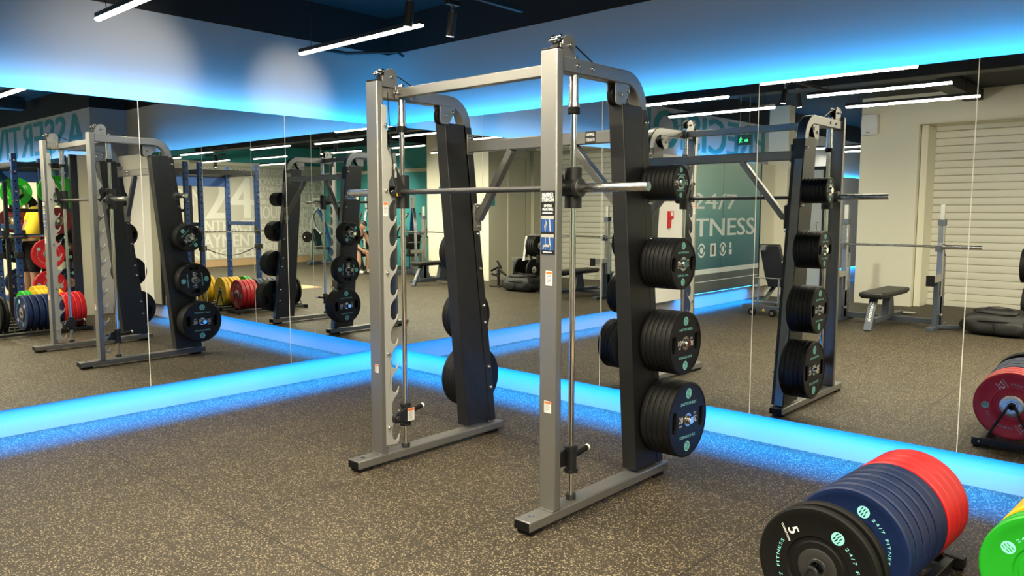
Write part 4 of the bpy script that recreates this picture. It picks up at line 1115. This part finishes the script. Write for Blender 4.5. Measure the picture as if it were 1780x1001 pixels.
# ================================================================== PEOPLE
def skin(name, verts, edges, material, parent, root=0, sub=2):
    me=bpy.data.meshes.new(name); me.from_pydata([v[:3] for v in verts],edges,[]); me.materials.append(MATS[material])
    ob=bpy.data.objects.new(name,me); COL.objects.link(ob); ob.parent=parent
    md=ob.modifiers.new('skin','SKIN'); md.use_smooth_shade=True; md.branch_smoothing=.6
    for i,v in enumerate(verts):
        r=v[3]; ry=v[4] if len(v)>4 else r
        me.skin_vertices[0].data[i].radius=(r,ry); me.skin_vertices[0].data[i].use_root=(i==root)
    sb=ob.modifiers.new('sub','SUBSURF'); sb.levels=sub; sb.render_levels=sub
    return ob
def head(parent, c, fwd, up, hairlen=1.0):
    f=Vector(fwd).normalized(); u=Vector(up).normalized(); r=f.cross(u); M=Matrix((r,f,u)).transposed().to_4x4(); M.translation=Vector(c)
    vs=[];fs=[];n=24;m=16
    for i in range(m+1):
        th=PI*i/m; z=-.118*math.cos(th)
        for k in range(n):
            a=2*PI*k/n; x=.076*math.sin(th)*math.cos(a); y=.098*math.sin(th)*math.sin(a)
            if z<0: x*=1-.25*(-z/.118); y=y*(1-.12*(-z/.118))+.012*(-z/.118)
            fr=max(0,math.sin(a))
            if fr>.93 and abs(z+.005)<.03: y+=.022*(fr-.93)/.07
            if .55<fr<.93 and abs(z-.02)<.018: y-=.007
            if fr>.9 and -.065<z<-.045: y+=.004
            vs.append((x,y,z))
    for i in range(m):
        for k in range(n):
            k2=(k+1)%n; fs.append((i*n+k,i*n+k2,(i+1)*n+k2,(i+1)*n+k))
    return vs,fs,M
def person(loc,label,joints,clothes,headpos,fwd,up,hair=True):
    t=thing('person',label,'person',loc)
    V,Ed=joints; b=skin('body',V,Ed,'skin',t)
    vs,fs,M=head(t,headpos,fwd,up)
    mb=MB().add(vs,fs,M)
    for s in (-1,1): mb.lathe([(.0,-.008),(.02,-.006),(.024,0),(.018,.008),(0,.006)],M@Vector((s*.076,-.005,-.005)),M.to_3x3()@Vector((s,-.2,0)),10,False)
    mb.build('head','skin',t,smooth=80)
    e=MB()
    for s in (-1,1): e.lathe([(0,.006),(.008,.004),(.011,0)],M@Vector((s*.03,.088,.018)),M.to_3x3()@Vector((0,1,0)),8,False)
    e.quad(M@frame((0,.097,-.058),(1,0,0),(0,0,1)),-.022,.022,-.003,.003)
    e.build('eyes_and_mouth','hair',t)
    hv=[]
    keep=[]
    for (x,y,z) in vs: hv.append((x*1.10,y*1.09-.006,z*1.07+.004))
    hf=[f for f in fs if all((vs[i][2]>.045 or (vs[i][1]<.0 and vs[i][2]>-.05)) for i in f)]
    MB().add(hv,hf,M).build('hair','hair',t,smooth=80)
    for nm,V2,E2,m in clothes: skin(nm,V2,E2,m,t)
    return t
def hand(V,Ed,w,d,side):
    """palm and five curled fingers continued from wrist vertex index w, d = finger direction"""
    d=Vector(d).normalized(); p=Vector(V[w][:3]); s=Vector(side).normalized(); n=d.cross(s)
    V.append((*(p+d*.05),.026,.016)); c=len(V)-1; Ed.append((w,c))
    for k,(o,L) in enumerate(((-.027,.066),(-.009,.076),(.009,.072),(.027,.056))):
        a=p+d*.085+s*o; V.append((*a,.0095)); i=len(V)-1; Ed.append((c,i))
        V.append((*(a+d*L*.5+n*.012),.0085)); Ed.append((i,i+1)); V.append((*(a+d*L*.8+n*.035),.0075)); Ed.append((i+1,i+2))
    a=p+d*.03-s*.034+n*.008; V.append((*a,.011)); i=len(V)-1; Ed.append((c,i)); V.append((*(a+d*.04-s*.018+n*.014),.009)); Ed.append((i,i+1))
# seated, leaning forward over the knees; local +y = facing
def seated():
    V=[(0,0,.55,.14,.11),(0,.10,.72,.135,.10),(0,.24,.90,.15,.10),(0,.33,1.02,.12,.085),(0,.40,1.11,.058)]; Ed=[(0,1),(1,2),(2,3),(3,4)]
    for s in (-1,1):
        i=len(V); V+=[(s*.19,.33,1.0,.062),(s*.25,.42,.76,.047),(s*.20,.56,.62,.038),(s*.15,.64,.57,.029)]; Ed+=[(3,i),(i,i+1),(i+1,i+2),(i+2,i+3)]
        hand(V,Ed,i+3,(-s*.4,.5,-.35),(s*.3,.5,.5))
        i=len(V); V+=[(s*.11,.05,.55,.095),(s*.17,.45,.53,.072),(s*.17,.47,.28,.056),(s*.17,.43,.09,.040),(s*.17,.50,.045,.038),(s*.18,.62,.035,.032)]; Ed+=[(0,i)]+[(i+k,i+k+1) for k in range(5)]
    return V,Ed
V,Ed=seated()
top=[(0,.01,.57,.155,.125),(0,.10,.72,.152,.118),(0,.24,.90,.168,.12),(0,.325,1.01,.135,.10),(-.125,.335,1.03,.084),(.125,.335,1.03,.084)]
sh=[(0,.02,.56,.165,.135),(0,.05,.66,.158,.125)]
shE=[(0,1)]
for s in (-1,1):
    i=len(sh); sh+=[(s*.12,.08,.55,.118,.118),(s*.155,.24,.545,.108),(s*.17,.40,.53,.098)]; shE+=[(0,i),(i,i+1),(i+1,i+2)]
ft=[];fe=[]
for s in (-1,1):
    i=len(ft); ft+=[(s*.17,.42,.05,.046),(s*.18,.62,.042,.042)]; fe.append((i,i+1))
person((10.2,-6.95,-.0),'person in a black tank top sitting bent forward on a flat bench',(V,Ed),
       [('tank_top',top,[(0,1),(1,2),(2,3),(3,4),(3,5)],'black cloth'),('shorts',sh,shE,'black cloth'),('shoe',ft[:2],[(0,1)],'shoe white'),('shoe',ft[2:],[(0,1)],'shoe white')],(0,.46,1.20),(0,.8,-.6),(0,.6,.8)).rotation_euler=(0,0,math.radians(100))
# standing in the rack, yellow shirt
def standing():
    V=[(0,0,.95,.14,.10),(0,0,1.12,.125,.095),(0,.01,1.30,.15,.10),(0,.01,1.42,.12,.08),(0,.02,1.50,.055)]; Ed=[(0,1),(1,2),(2,3),(3,4)]
    for s in (-1,1):
        i=len(V); V+=[(s*.19,.01,1.40,.062),(s*.25,.03,1.13,.047),(s*.22,.20,.93,.038),(s*.19,.27,.88,.029)]; Ed+=[(3,i),(i,i+1),(i+1,i+2),(i+2,i+3)]
        hand(V,Ed,i+3,(-s*.2,.5,-.4),(s,.1,.1))
        i=len(V); V+=[(s*.10,0,.92,.095),(s*.11,.02,.50,.062),(s*.11,.0,.12,.042),(s*.11,.03,.05,.04),(s*.12,.16,.04,.034)]; Ed+=[(0,i)]+[(i+k,i+k+1) for k in range(4)]
    return V,Ed
V,Ed=standing()
def lean(p): return (p[0],p[1]+max(0,p[2]-.95)*.42,*p[2:])
V=[lean(p) for p in V]
top=[(0,0,.90,.15,.115),(0,0,1.12,.14,.108),(0,.01,1.30,.165,.115),(0,.01,1.42,.125,.09)]; te=[(0,1),(1,2),(2,3)]
for s in (-1,1):
    i=len(top); top+=[(s*.19,.01,1.40,.075),(s*.235,.02,1.22,.068)]; te+=[(3,i),(i,i+1)]
top=[lean(p) for p in top]
sh=[(0,0,.95,.15,.115)];shE=[]
for s in (-1,1):
    i=len(sh); sh+=[(s*.10,0,.90,.108),(s*.11,.02,.52,.085)]; shE+=[(0,i),(i,i+1)]
person((7.50,-1.0,0),'person in a yellow shirt standing inside the blue rack by the wall',(V,Ed),
   [('shirt',top,te,'yellow cloth'),('shorts',sh,shE,'black cloth'),('shoe',[(-.11,.0,.05,.046),(-.12,.17,.042,.04)],[(0,1)],'black cloth'),('shoe',[(.11,.0,.05,.046),(.12,.17,.042,.04)],[(0,1)],'black cloth')],(0,.34,1.62),(0,1,-.35),(0,.35,1)).rotation_euler=(0,0,math.radians(-12)); bpy.data.objects['person.001'].scale=(1.12,1.12,1.12)
# ================================================================== RENDER LOOK
w=bpy.data.worlds.new('world'); sc.world=w; w.use_nodes=True
w.node_tree.nodes['Background'].inputs[0].default_value=(.5,.55,.6,1); w.node_tree.nodes['Background'].inputs[1].default_value=.0
vs=sc.view_settings; vs.view_transform='Standard'; vs.look='None'; vs.gamma=1; vs.exposure=EXPOSURE; vs.use_curve_mapping=False
cy=sc.cycles
cy.max_bounces=12; cy.diffuse_bounces=4; cy.glossy_bounces=8; cy.transmission_bounces=2
cy.caustics_reflective=False; cy.caustics_refractive=False; cy.sample_clamp_indirect=6.
cy.use_denoising=True
